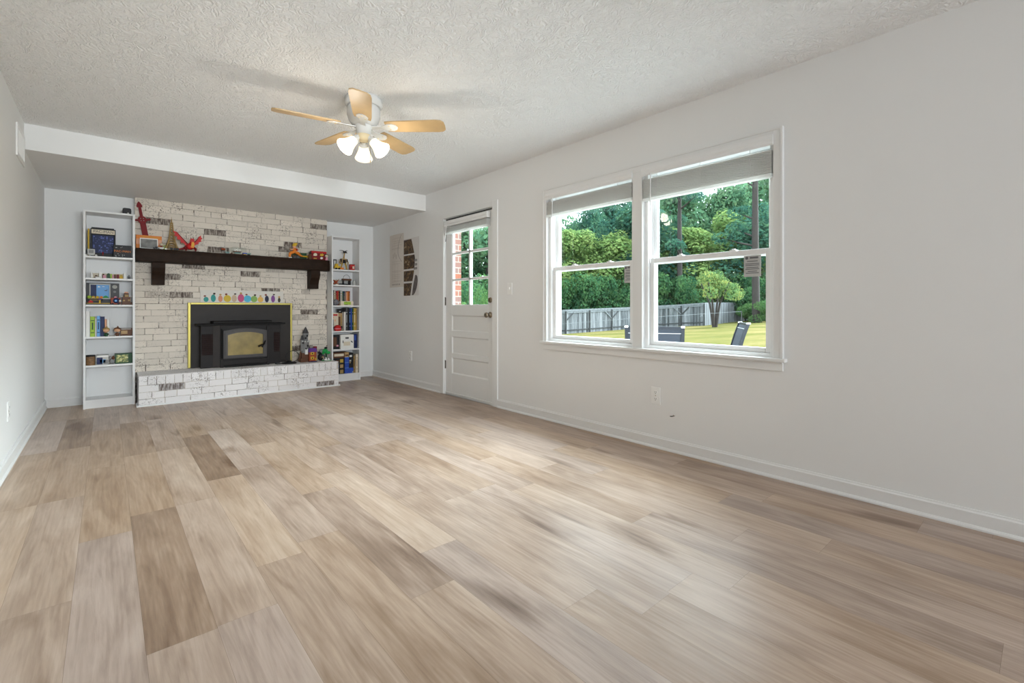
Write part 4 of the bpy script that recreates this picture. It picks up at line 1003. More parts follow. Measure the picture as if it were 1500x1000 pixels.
# ---- third board: row of paperbacks, long box in front, round grey ball
z = RS[2]; x = 2.330
row = [('purple', .020, .218, 'dark purple book, leftmost in the row on the right bookcase'), ('darkgrey', .018, .214, 'charcoal book beside the dark purple one'), ('cream', .018, .212, 'cream book left of the red books'), ('darkred', .016, .206, 'dark red book next to the cream book'), ('red', .016, .200, 'bright red book in the middle of the row'), ('rust', .014, .204, 'rust brown book right of the bright red one'), ('black', .014, .200, 'thin black book left of the pale green book'), ('lightgrey', .030, .214, 'pale grey green thick book at the middle of the row'), ('darkgreen', .015, .200, 'dark green thin book right of the pale thick book'), ('navy', .016, .204, 'navy book right of the dark green book'), ('grey', .013, .196, 'grey book left of the peach books'), ('peach', .022, .190, 'peach orange book near the right end of the row'), ('orange', .014, .200, 'orange book at the right of the peach book'), ('rust', .022, .206, 'reddish brown book at the right end of the row')]
for (col, wd, ht, lab) in row:
    book(lab, x, RY + .10, z, wd, ht, .14, col, group='books on the third shelf of the right bookcase', band='sand' if ht > .203 else None); x += wd + .0012
toy('patterned_ball', 'mottled grey ball in front of the books at the left', 'ball', (2.376, RY + .052, z), [('sphere', mat('mottled_grey', (.17, .17, .19), .5, var=.9, scale=60), [('s', (0, 0, .043), .043, 20, 14)])])
flatbook('long pale green and white box lying in front of the paperbacks', 2.428, RY + .012, z, .176, .062, .07, 'cream', face=[('lime', .25, .8, .2, .85), ('darkgrey', .30, .55, .15, .3), ('darkgrey', .38, .48, .72, .88)])
# ---- fourth board: cards, mug, leaning books
z = RS[3]; y0 = RY + .03
cd = toy('greeting_card', 'upright cream card with a red banner at the left of the fourth shelf', 'card', (2.376, RY + .10, z), [('card', 'cream', [('b', -.048, .052, 0, .004, 0, .250)]), ('banner', 'red', [('b', -.044, .040, -.0014, 0, .208, .232)]), ('picture', 'navy', [('b', -.046, -.014, -.0014, 0, .07, .16), ('b', -.046, .0, -.0014, 0, .02, .06)]), ('picture', 'peach', [('b', -.03, -.008, -.0014, 0, .17, .2), ('b', .0, .015, -.0014, 0, .13, .16)])])
toy('toy_helmet', 'glossy red bowl shaped toy helmet in front of the cream card', 'toy helmet', (2.400, RY + .050, z), [('shell', 'red', [('l', [(.040, 0), (.050, .02), (.050, .045), (.038, .068), (.018, .080), (0, .082)], (0, 0, 0), 20)]), ('visor', 'black', [('b', .030, .060, -.02, .04, .03, .066)]), ('highlight_band', 'pink', [('l', [(.0505, .026), (.0505, .034)], (0, 0, 0), 20)])])
flatbook('small tan picture card box between the cream card and the books', 2.432, RY + .13, z, .070, .245, .03, 'tan', face=[('brown', .1, .5, .2, .8), ('sand', .55, .95, .3, .9)])
book('white hardback standing left of the dark books', 2.492, RY + .05, z, .020, .262, .16, 'white', group='books on the fourth shelf of the right bookcase')
x = 2.515
for (col, wd, ht, lab, band) in (('darkgrey', .024, .318, 'tall charcoal book beside the white hardback', 'lightgrey'), ('black', .020, .322, 'tall black book on the fourth shelf', None), ('navy', .022, .318, 'tall navy book with a pale spine title', 'sky'), ('blue', .016, .314, 'deep blue tall book on the fourth shelf', None), ('darkgreen', .022, .318, 'tall dark green book on the fourth shelf', 'sand'), ('gold', .030, .316, 'tall mustard book near the right end of the fourth shelf', 'cream'), ('sand', .018, .312, 'olive tan book at the right end of the fourth shelf', None)):
    book(lab, x, RY + .05, z, wd, ht, .17, col, band=band, group='books on the fourth shelf of the right bookcase'); x += wd + .0012
flatbook('small black box balanced at the top of the tan card box', 2.434, RY + .125, z + .245, .072, .062, .05, 'black', face=[('lightgrey', .2, .5, .3, .5)])
# ---- fifth board: dark box and white box
z = RS[4]
flatbook('dark maroon toy carton behind the white carton on the fifth shelf', 2.330, RY + .06, z, .100, .196, .12, 'black', face=[('brown', .05, .6, .2, .85), ('pink', .55, .85, .18, .3)])
wb = toy('white_carton', 'white carton with dark print and grip marks on the fifth shelf', 'box', (2.520, RY + .02, z), [('carton', 'white', [('b', -.090, .095, 0, .17, 0, .198)]), ('logo_print', 'darkgrey', [('b', -.024, .024, -.0014, 0, .140, .164)]), ('side_print', 'darkgrey', [('b', -.062, -.050, -.0014, 0, .082, .118)]), ('side_print', 'darkgrey', [('p', [(.052, .118), (.060, .108), (.078, .102), (.080, .080), (.070, .082), (.066, .092), (.056, .090)], 'y', -.0014, 0)]), ('panel_print', 'cream', [('b', -.048, .045, -.0014, 0, .045, .100)])])
flatbook('navy carton standing behind the white carton at the right', 2.630, RY + .05, z, .046, .204, .14, 'navy', face=[('blue', .1, .6, .55, .9)])
# ---- bottom board: stacked board games
z = RS[5]
for k, (lab, ht, fc) in enumerate((('dark board game box at the bottom of the stack beside the hearth', .076, 'sand'), ('dark board game box second from the bottom of the stack', .072, 'tan'), ('dark board game box third from the bottom of the stack', .074, 'gold'))):
    flatbook(lab, 2.330, RY + .035, z, .158, ht, .19, 'black', face=[(fc, .62, .9, .1, .75), ('blue' if k == 1 else 'brown', .25, .5, .25, .6)], group='board games on the bottom shelf'); z += ht + .001
flatbook('brown board game box with a cream label on top of the stack', 2.330, RY + .030, z, .160, .072, .19, 'brown', face=[('cream', .10, .92, .30, .78)], group='board games on the bottom shelf')
z = RS[5]
for k, ht in enumerate((.078, .074, .074)):
    flatbook(('blue boxed game at the bottom of the blue column', 'blue boxed game in the middle of the blue column', 'blue boxed game at the top of the blue column')[k], 2.494, RY + .035, z, .058, ht, .17, 'blue', face=[('sky', .04, .96, .93, 1.0)], group='blue boxes on the bottom shelf'); z += ht + .001
flatbook('small brown patterned box on top of the blue boxes', 2.494, RY + .035, z, .056, .070, .16, 'tan', face=[('brown', .1, .9, .2, .5)])
z = RS[5]
flatbook('short blue box right of the blue column', 2.556, RY + .04, z, .060, .072, .16, 'blue', face=[('lightgrey', .75, 1, .05, .3)])
flatbook('black speckled game box above the short blue box', 2.556, RY + .04, z + .073, .058, .120, .16, 'black', face=[('lightgrey', .05, .5, .75, .95), ('tan', .1, .4, .55, .68)])
flatbook('black game box with white print at the top of its pile', 2.556, RY + .04, z + .194, .058, .090, .16, 'black', face=[('white', .1, .7, .35, .65)])
book('thin beige patterned book right of the game boxes', 2.620, RY + .04, z, .020, .240, .16, 'sand', band='brown')
book('pale cream book at the right end of the bottom shelf', 2.643, RY + .02, z, .034, .262, .17, 'cream', band='tan')

# ------------------------------------------------------------------ toys on the mantel
MZ = 1.6685
sw = thing('toy_sword', 'dark red toy sword leaning hilt up on the brick above the mantel', 'toy sword', (0.346, 6.655, MZ))
R = Matrix.Rotation(math.radians(-9), 4, 'Y') @ Matrix.Rotation(math.radians(-3.5), 4, 'X') @ Matrix.Diagonal((0.86, 1, 0.92, 1))
MB().prism([(-.022, .03), (0, .0), (.022, .03), (.030, .10), (.030, .34), (-.030, .34), (-.030, .10)], 'y', 0, .02).xf(R).build('blade', C['darkred'], sw, bevel=.002)
MB().prism([(.046 * math.cos(q), .362 + .046 * math.sin(q)) for q in [2 * PI * k / 12 for k in range(12)]], 'y', -.006, .024).prism([(-.082, .352), (-.045, .350), (-.045, .374), (-.082, .374), (-.090, .363)], 'y', 0, .02).prism([(.045, .350), (.082, .352), (.090, .363), (.082, .374), (.045, .374)], 'y', 0, .02).xf(R).build('cross_guard', C['darkred'], sw, bevel=.002)
MB().prism([(-.016, .40), (.016, .40), (.014, .52), (-.014, .52)], 'y', 0, .02).prism([(-.026, .515), (.026, .515), (.030, .53), (.016, .565), (0, .585), (-.016, .565), (-.030, .53)], 'y', -.002, .022).xf(R).build('hilt', C['darkred'], sw, bevel=.002)
m = MB()
for (a, b) in ((-.014, .376), (.014, .376), (-.014, .350), (.014, .350)): m.ball((a, -.008, b), .005, 8, 6)
m.xf(R).build('guard_stud', C['lightgrey'], sw)
ob = toy('orange_set_box', 'orange cardboard toy box standing at the left end of the mantel', 'box', (0.350, 6.61, MZ), [('carton', 'orange', [('b', -.112, .112, 0, .05, 0, .152)]), ('printed_front', 'peach', [('b', -.11, .11, -.0014, 0, .05, .11)])])
m = MB()
for k in range(14): m.box(-.06 + k * .011, -.054 + k * .011, -.0014, 0, .128, .138)
m.build('title_print', C['yellow'], ob)
pf = toy('framed_photo', 'small white framed black and white photo leaning in front of the orange box', 'photo frame', (0.346, 6.565, MZ), [('frame', 'white', [('b', -.078, .078, 0, .008, .106, .116), ('b', -.078, .078, 0, .008, .0, .010), ('b', -.078, -.070, 0, .008, .01, .106), ('b', .070, .078, 0, .008, .01, .106)])])
MB().box(-.070, .070, .003, .007, .010, .106).build('photo', mat('black_white_photo', (.20, .20, .19), .5, var=1.0, scale=18), pf)
for (lab, x, y, kk) in (('white toy rocket lying beside the framed photo', .445, 6.530, 0), ('dark toy car under the framed photo', .410, 6.520, 1), ('green and white toy cart left of the tower model', .475, 6.525, 2), ('black toy wheels in front of the tower model', .565, 6.520, 3)):
    toy('toy_vehicle', lab, 'toy vehicle', (x, y, MZ), [
        [('hull', 'white', [('l', [(.004, -.035), (.011, -.025), (.011, .02), (0, .04)], (0, 0, .014), 12, (1, 0, .1))]), ('fin', 'grey', [('b', -.03, -.016, -.012, .012, .008, .014)])],
        [('chassis', 'black', [('b', -.03, .03, 0, .02, .005, .018), ('b', -.01, .015, .002, .018, .018, .027)]), ('wheel', 'darkgrey', [('c', (-.018, -.002, .007), (-.018, .022, .007), .007, .007, 10)]), ('wheel', 'darkgrey', [('c', (.018, -.002, .007), (.018, .022, .007), .007, .007, 10)])],
        [('chassis', 'lime', [('b', -.025, .025, 0, .02, .006, .020)]), ('wheel', 'white', [('c', (-.015, -.002, .009), (-.015, .022, .009), .009, .009, 12)]), ('wheel', 'white', [('c', (.016, -.002, .009), (.016, .022, .009), .009, .009, 12)])],
        [('axle', 'darkgrey', [('b', -.03, .03, .004, .016, .008, .020)]), ('wheel', 'black', [('c', (-.024, -.002, .013), (-.024, .020, .013), .013, .013, 12)]), ('wheel', 'black', [('c', (.008, -.002, .013), (.008, .020, .013), .013, .013, 12)]), ('wheel', 'black', [('c', (.032, -.002, .013), (.032, .020, .013), .013, .013, 12)])]][kk])
ft = toy('toy_figurine', 'tiny toy figure with a pale head at the right of the framed photo', 'figurine', (0.455, 6.555, MZ), [('body', 'darkred', [('b', -.010, .010, 0, .012, 0, .045)]), ('head', 'cream', [('s', (0, .004, .058), .014, 10, 8)]), ('arm', 'lime', [('t', [(.01, 0, .035), (.035, 0, .05)], .004, 6)])])
tw = thing('tower_model', 'golden lattice iron tower model standing on the mantel', 'toy tower', (0.552, 6.632, MZ))
prf = [(.060, 0), (.044, .040), (.030, .090), (.021, .150), (.015, .215), (.011, .270), (.008, .310)]
m = MB()
for sx in (-1, 1):
    for sy in (-1, 1):
        m.tube([(sx * r, sy * r * .8, h + .010) for r, h in prf], [.011, .0095, .008, .0065, .0055, .0045, .004], 6)
m.build('leg_lattice', C['sand'], tw)
m = MB()
for i in range(len(prf) - 1):
    (r0, h0), (r1, h1) = prf[i], prf[i + 1]
    nseg = 2
    for q in range(nseg):
        ra, rb = r0 + (r1 - r0) * q / nseg, r0 + (r1 - r0) * (q + 1) / nseg; ha, hb_ = h0 + (h1 - h0) * q / nseg + .01, h0 + (h1 - h0) * (q + 1) / nseg + .01
        if i > 0 or q > 0:
            for s1 in (-1, 1):
                m.tube([(-ra, s1 * ra * .8, ha), (rb, s1 * rb * .8, hb_)], .0028, 5); m.tube([(ra, s1 * ra * .8, ha), (-rb, s1 * rb * .8, hb_)], .0028, 5)
                m.tube([(s1 * ra, -ra * .8, ha), (s1 * rb, rb * .8, hb_)], .0028, 5)
m.build('cross_bracing', C['sand'], tw)
MB().box(-.066, .066, -.055, .055, 0, .012).build('base_plate', C['sand'], tw, bevel=.001)
m = MB(); m.box(-.042, .042, -.036, .036, .085, .095); m.box(-.024, .024, -.020, .020, .186, .194); m.box(-.013, .013, -.012, .012, .312, .322); m.build('platform', C['sand'], tw, bevel=.001)
MB().cyl((0, 0, .320), (0, 0, .360), .006, .004, 8).cyl((0, 0, .36), (0, 0, .388), .0018, .001, 6).build('antenna', C['sand'], tw)

dg = thing('toy_dragon', 'red brick built dragon with spread wings and a yellow belly on the mantel', 'toy dragon', (0.712, 6.54, MZ))
MB().ball((0, 0, .052), (.042, .050, .034), 16, 10).tube([(-.01, .02, .06), (.012, -.02, .088), (.018, -.036, .112)], [.026, .020, .015], 10).build('body', C['red'], dg)
MB().prism([(.002, .040), (.030, .034), (.040, .060), (.036, .10), (.022, .125), (.010, .10)], 'y', -.058, -.046).build('belly_plate', C['orange'], dg, bevel=.002)
MB().prism([(.010, .052), (.028, .050), (.030, .085), (.020, .10)], 'y', -.061, -.057).build('belly_stripe', C['yellow'], dg)
h_ = MB().prism([(-.002, .105), (.034, .105), (.038, .122), (.030, .140), (.008, .142), (-.004, .128)], 'y', -.062, -.020).build('head', C['red'], dg, bevel=.002)
MB().cyl((.008, -.03, .138), (.002, -.02, .162), .005, .001, 6).cyl((.028, -.03, .138), (.034, -.02, .166), .005, .001, 6).build('horn', C['darkred'], h_)
for sgn, pts in ((-1, [(-.012, .075), (-.045, .115), (-.090, .170), (-.122, .212), (-.158, .222), (-.136, .188), (-.146, .172), (-.116, .156), (-.116, .128), (-.086, .124), (-.084, .094), (-.056, .092), (-.044, .070), (-.014, .050)]), (1, [(.020, .075), (.045, .112), (.070, .140), (.088, .178), (.108, .196), (.108, .172), (.122, .160), (.106, .142), (.112, .124), (.086, .112), (.082, .090), (.056, .080), (.034, .052)])):
    MB().prism(pts, 'y', .010, .016).build('wing', C['red'], dg, bevel=.001)
    MB().tube([(pts[k][0], .012, pts[k][1]) for k in (0, 1, 2, 3)], [.008, .006, .005, .003], 6).build('wing_bone', C['darkred'], dg)
for (x, y) in ((-.036, -.035), (.044, -.035)):
    MB().tube([(x * .7, y * .6, .045), (x * 1.15, y, .026), (x * 1.1, y - .008, .008)], [.014, .012, .010], 8).tube([(x * 1.1, y - .006, .006), (x * 1.1, y - .026, .006)], [.008, .004], 6).build('front_leg', C['darkred'], dg)
MB().tube([(-.03, .01, .045), (-.065, .0, .025), (-.10, -.005, .018), (-.13, -.01, .022)], [.018, .012, .008, .003], 8).build('tail', C['darkred'], dg)

bt = thing('ship_in_a_bottle', 'toy ship in a clear bottle with a rust red cork on the mantel', 'model ship', (1.175, 6.575, MZ))
MB().lathe([(.012, -.115), (.012, -.075), (.018, -.062), (.036, -.035), (.040, -.01), (.040, .095), (.034, .108), (0, .110)], (0, 0, .056), 24, (1, 0, 0)).build('glass_bottle', glass_mat('bottle_glass', (.93, .95, .94), .10), bt)
MB().cyl((-.150, 0, .056), (-.112, 0, .056), .0145, .0125, 14).build('cork', C['rust'], bt)
m = MB().prism([(-.02, .030), (.05, .030), (.062, .042), (-.03, .042)], 'y', -.012, .012); m.build('ship_hull', C['brown'], bt, bevel=.001)
m = MB()
for x, hh_ in ((-.008, .028), (.018, .036), (.042, .028)): m.box(x - .008, x + .008, -.002, .0, .044, .044 + hh_ * .9)
m.build('sail', C['white'], bt)
m = MB(); m.prism([(-.06, 0), (-.035, 0), (-.045, .022)], 'y', -.03, .03); m.prism([(.062, 0), (.088, 0), (.075, .022)], 'y', -.03, .03); m.box(-.06, .088, -.01, .01, 0, .008); m.build('stand', C['brown'], bt)
MB().box(-.02, .045, -.033, -.028, .012, .026).build('name_plate', C['teal'], bt)
for (lab, x, c1, c2) in (('blue toy boat beside the ship bottle', 1.262, 'blue', 'yellow'), ('pale teal toy boat at the right of the ship bottle', 1.305, 'teal', 'black'), ('teal toy shell at the left of the ship bottle', 1.078, 'teal', 'grey')):
    toy('toy_boat', lab, 'toy boat', (x, 6.520, MZ), [('hull', c1, [('p', [(-.020, .010), (.018, .010), (.024, .024), (-.024, .024)], 'y', 0, .02)]), ('stand', c2, [('b', -.014, .012, 0, .018, 0, .010)])])

fg = thing('orange_brick_toy', 'brick built orange toy with a yellow block top striding on the mantel', 'toy figure', (1.845, 6.57, MZ))
MB().tube([(.0, 0, .085), (-.004, 0, .115), (-.004, 0, .135)], [.020, .024, .016], 10).build('torso', C['orange'], fg)
MB().tube([(-.008, 0, .085), (-.048, -.004, .072), (-.066, 0, .046)], [.018, .021, .015], 8).tube([(-.066, 0, .046), (-.060, 0, .012)], [.016, .012], 8).build('leg', C['orange'], fg)
MB().tube([(.006, 0, .085), (.040, 0, .070), (.064, .0, .044)], [.018, .020, .014], 8).tube([(.064, 0, .044), (.092, 0, .036)], [.014, .010], 8).build('leg', C['orange'], fg)
MB().box(-.075, -.040, -.016, .016, 0, .014).build('boot', C['white'], fg, bevel=.002)
MB().box(.018, .052, -.012, .02, 0, .040).box(-.018, .014, -.012, .02, 0, .03).build('support', C['darkgrey'], fg, bevel=.002)
hd = MB().box(-.026, .008, -.016, .016, .136, .166).build('head_block', C['peach'], fg, bevel=.004)
MB().box(-.030, .014, -.020, .020, .160, .186).box(-.018, .026, -.016, .018, .180, .202).build('yellow_block', C['yellow'], hd, bevel=.003)
MB().tube([(-.018, -.004, .125), (-.050, -.012, .112), (-.066, -.018, .120)], [.011, .009, .008], 8).build('arm', C['skin'], fg)
MB().tube([(.012, -.004, .125), (.026, -.02, .110), (.010, -.03, .108)], [.011, .009, .008], 8).build('arm', C['red'], fg)
MB().cyl((.085, 0, .036), (.160, 0, .036), .006, .014, 10).build('energy_beam', C['yellow'], fg)
toy('spiky_creature', 'small brown toy creature with a spiky black top facing the orange toy', 'toy figure', (2.030, 6.565, MZ), [('body', 'brown', [('l', [(.022, 0), (.026, .03), (.018, .06), (.010, .075)], (0, 0, 0), 12)]), ('arm', 'brown', [('t', [(-.018, 0, .05), (-.036, -.01, .038)], [.008, .006], 6)]), ('spike', 'black', [('c', (0, 0, .070), (-.018, 0, .105), .012, .001, 7)]), ('spike', 'black', [('c', (0, 0, .070), (.006, 0, .115), .012, .001, 7)]), ('spike', 'black', [('c', (0, 0, .070), (.028, 0, .100), .012, .001, 7)])])
toy('flat_box', 'dark green and brown flat box lying behind the orange toy', 'box', (1.94, 6.635, MZ), [('carton', 'darkgreen', [('b', -.11, .07, 0, .04, 0, .088)]), ('stripe', 'brown', [('b', -.11, .07, -.0014, 0, .03, .05)])])
rb = toy('red_toy_box', 'red toy box with cream and yellow printed patches at the right end of the mantel', 'box', (2.125, 6.560, MZ), [('carton', 'darkred', [('b', -.078, .120, 0, .08, 0, .118)]), ('printed_patch', 'cream', [('p', [(-.055, .055), (-.045, .085), (-.02, .092), (-.004, .078), (-.006, .056), (-.03, .050)], 'y', -.0016, 0)]), ('printed_patch', 'yellow', [('p', [(.032, .060), (.040, .088), (.052, .080), (.064, .096), (.070, .080), (.086, .084), (.078, .062), (.055, .054)], 'y', -.0016, 0)]), ('printed_patch', 'white', [('p', [(.036, .02), (.05, .012), (.066, .016), (.074, .034), (.056, .042), (.04, .036)], 'y', -.0016, 0)]), ('printed_patch', 'gold', [('b', -.05, -.008, -.0016, 0, .012, .026)]), ('printed_patch', 'red', [('b', -.076, .118, -.0012, 0, .094, .114)])])
toy('pale_doll', 'small pale round headed doll in pink at the very right end of the mantel', 'doll', (2.238, 6.540, MZ), [('dress', 'pink', [('l', [(.016, 0), (.012, .03), (.006, .042)], (0, 0, 0), 12)]), ('head', 'cream', [('s', (0, 0, .058), (.021, .019, .018), 14, 10)]), ('hood', 'darkgrey', [('s', (.004, .010, .066), (.022, .018, .020), 14, 10)])])

# ------------------------------------------------------------------ toys on the hearth
kt = thing('castle_tower', 'tall grey brick built castle tower model at the right of the hearth', 'toy castle', (1.955, 6.50, HZ))
MB().box(-.075, .070, -.05, .06, 0, .05).box(-.060, .055, -.04, .05, .05, .12).build('rock_base', C['brown'], kt, bevel=.003)
m = MB().lathe([(.048, .11), (.044, .22), (.046, .23), (.050, .26)], (-.005, 0, 0), 12, smooth=False).lathe([(.030, .26), (.028, .34), (.036, .35), (.036, .375)], (.000, 0, 0), 10, smooth=False); m.build('tower_shaft', C['grey'], kt)
m = MB().lathe([(.040, .375), (.022, .42), (.006, .455), (0, .458)], (0, 0, 0), 10, smooth=False).lathe([(.022, .29), (.010, .34), (0, .352)], (-.045, -.01, 0), 8, smooth=False); m.build('tower_roof', C['darkgrey'], kt)
m = MB()
for k in range(10): q = 2 * PI * k / 10; m.cbox((-.005 + .050 * math.cos(q), .050 * math.sin(q), .268), (.016, .016, .018))
m.build('battlement', C['lightgrey'], kt)
MB().lathe([(.020, .15), (.020, .29)], (-.045, -.01, 0), 8, smooth=False).build('side_turret', C['grey'], kt)
m = MB()
for (x, zz_) in ((-.01, .16), (.012, .20), (-.012, .30), (.008, .33), (-.045, .24)): m.box(x - .007, x + .007, -.058, -.028, zz_, zz_ + .024)
m.build('arrow_slit', C['black'], kt)
MB().box(-.02, .012, -.058, -.046, .10, .17).build('banner', C['white'], kt)
MB().prism([(-.09, .02), (-.06, .02), (-.058, .14), (-.072, .11)], 'y', -.01, .02).build('rock_spur', C['brown'], kt, bevel=.002)
hs = thing('toy_house', 'small toy house with a purple roof and yellow windows in front of the castle tower', 'toy house', (2.015, 6.40, HZ))
MB().box(-.040, .045, 0, .07, 0, .13).build('walls', C['rust'], hs, bevel=.001)
MB().prism([(-.050, .13), (.055, .13), (.040, .180), (-.035, .180)], 'y', -.008, .078).build('roof', C['purple'], hs, bevel=.001)
MB().prism([(.025, .13), (.062, .13), (.062, .20), (.025, .20)], 'y', .03, .07).build('chimney_gable', C['darkred'], hs, bevel=.001)
for zz_ in (.035, .095):
    o = MB().box(-.026, .016, -.004, .0, zz_, zz_ + .034).build('window_frame', C['yellow'], hs, bevel=.001)
    MB().box(-.014, .004, -.006, -.003, zz_ + .008, zz_ + .024).build('window_pane', C['black'], o)
MB().box(-.045, .05, -.02, .0, 0, .012).build('step', C['navy'], hs, bevel=.001)
MB().box(.030, .046, -.004, 0, .02, .05).build('door_panel', C['yellow'], hs)
toy('dark_beast', 'black and grey hunched toy beast between the toy house and the green tree', 'toy', (2.128, 6.45, HZ), [('body', 'black', [('s', (0, 0, .055), (.036, .03, .050), 14, 10), ('s', (-.016, -.01, .110), (.020, .018, .020), 12, 8)]), ('arm', 'darkgrey', [('t', [(.02, -.01, .08), (.05, -.03, .06), (.04, -.04, .03)], [.013, .012, .010], 8)]), ('claw', 'tan', [('s', (.018, -.032, .055), (.014, .008, .010), 10, 8)]), ('shield', 'grey', [('s', (.02, .02, .13), (.034, .012, .028), 12, 8)])])
toy('toy_tree', 'green toy tree creature with white feet on a green plate at the hearth end', 'toy', (2.205, 6.47, HZ), [('base_plate', 'green', [('b', -.06, .06, -.04, .05, 0, .006)]), ('stem', 'darkgreen', [('t', [(0, 0, .006), (.006, 0, .06), (.0, 0, .11)], [.012, .010, .012], 8)]), ('crown', 'green', [('s', (-.012, 0, .128), (.042, .032, .030), 14, 8), ('s', (.030, 0, .105), (.030, .026, .022), 12, 8), ('s', (-.036, .0, .098), (.022, .02, .018), 12, 8)]), ('flower', 'white', [('l', [(.024, 0), (.016, .02), (.006, .042), (0, .044)], (-.012, -.03, .006), 10)]), ('flower', 'white', [('l', [(.018, 0), (.012, .018), (0, .034)], (.026, -.032, .006), 10)]), ('cap', 'black', [('s', (.0, 0, .168), (.022, .018, .016), 12, 8)]), ('top_knob', 'brown', [('s', (.012, 0, .195), (.009, .009, .008), 8, 6)])])
sf = thing('ring_stand', 'black low stand with a thin upright wire ring at the stove corner', 'stand', (1.735, 6.43, HZ))
MB().lathe([(.088, 0), (.088, .010), (.070, .018), (.030, .024), (.026, .040), (0, .042)], (0, 0, 0), 32).build('base', C['black'], sf)
MB().tube([(.040 + .078 * math.cos(q), -.0, .088 + .070 * math.sin(q)) for q in [2 * PI * k / 32 for k in range(32)]], .0042, 8, True).build('ring', C['black'], sf)
MB().tube([(-.08, -.02, .012), (-.11, -.03, .008), (-.14, -.01, .006), (-.15, .03, .006)], .006, 8).build('cord', C['black'], sf)

# ------------------------------------------------------------------ outdoors: ground, patio, brick return, chairs, fence, trees
def gz(x, y):
    t = min(1, max(0, (x - 6) / 8)); t = t * t * (3 - 2 * t)
    return (1 - t) * -0.24 + t * (-0.1136 + 0.0212 * x - 0.0574 * y)
def lawn_mat():
    m, N, L, b = node_mat('dry_summer_lawn'); v = objvec(N, L)
    n = noise_tex(N, L, v, 0.35, 4); f = noise_tex(N, L, v, 9, 5)
    t = math_n(N, L, 'ADD', math_n(N, L, 'MULTIPLY', n, 0.7), math_n(N, L, 'MULTIPLY', f, 0.35))
    L.new(ramp(N, L, t, [(0.30, (0.060, 0.072, 0.020)), (0.50, (0.112, 0.104, 0.036)), (0.68, (0.175, 0.140, 0.060))]), b.inputs['Base Color'])
    b.inputs['Roughness'].default_value = 1.0; b.inputs['Specular IOR Level'].default_value = 0.0
    bp = N.new('ShaderNodeBump'); bp.inputs['Strength'].default_value = 0.6; bp.inputs['Distance'].default_value = 0.05; L.new(f, bp.inputs['Height']); L.new(bp.outputs[0], b.inputs['Normal'])
    return m
xs = [3.165, 5, 7, 9, 11, 13, 16, 20, 25, 30, 36, 42, 50, 60, 75, 100]; ys = [-70, -50, -35, -25, -18, -12, -8, -4, 0, 4, 8, 12, 16, 20, 24, 28, 34, 42, 55, 75, 100]
mb = MB(); mb.add([(x, y, gz(x, y)) for y in ys for x in xs], [(j * len(xs) + i, j * len(xs) + i + 1, (j + 1) * len(xs) + i + 1, (j + 1) * len(xs) + i) for j in range(len(ys) - 1) for i in range(len(xs) - 1)], True)
struct(mb, 'ground', lawn_mat(), 'sunny lawn sloping away from the house')
struct(MB().box(3.165, 7.4, -1.5, 6.5, -0.4, -0.12), 'patio', mat('patio_concrete', (0.42, 0.415, 0.40), 0.9, var=0.12, scale=4), 'concrete patio outside the window', bevel=0.01)
def redbrick():
    m, N, L, b = node_mat('red_brick_wall')
    tc = N.new('ShaderNodeTexCoord'); mp = N.new('ShaderNodeMapping'); mp.inputs['Rotation'].default_value = (PI / 2, 0, 0); L.new(tc.outputs['Object'], mp.inputs[0])
    bt_ = N.new('ShaderNodeTexBrick'); bt_.inputs['Scale'].default_value = 1.0; bt_.inputs['Brick Width'].default_value = 0.21; bt_.inputs['Row Height'].default_value = 0.073; bt_.inputs['Mortar Size'].default_value = 0.006
    bt_.inputs['Color1'].default_value = (0.20, 0.06, 0.03, 1); bt_.inputs['Color2'].default_value = (0.14, 0.08, 0.07, 1); bt_.inputs['Mortar'].default_value = (0.24, 0.2, 0.17, 1)
    L.new(mp.outputs[0], bt_.inputs['Vector']); L.new(bt_.outputs['Color'], b.inputs['Base Color']); b.inputs['Roughness'].default_value = 0.9
    return m
struct(MB().box(3.166, 3.402, 5.02, 6.9, -0.4, 2.7), 'wall_porch', redbrick(), 'red brick wall return outside the door')

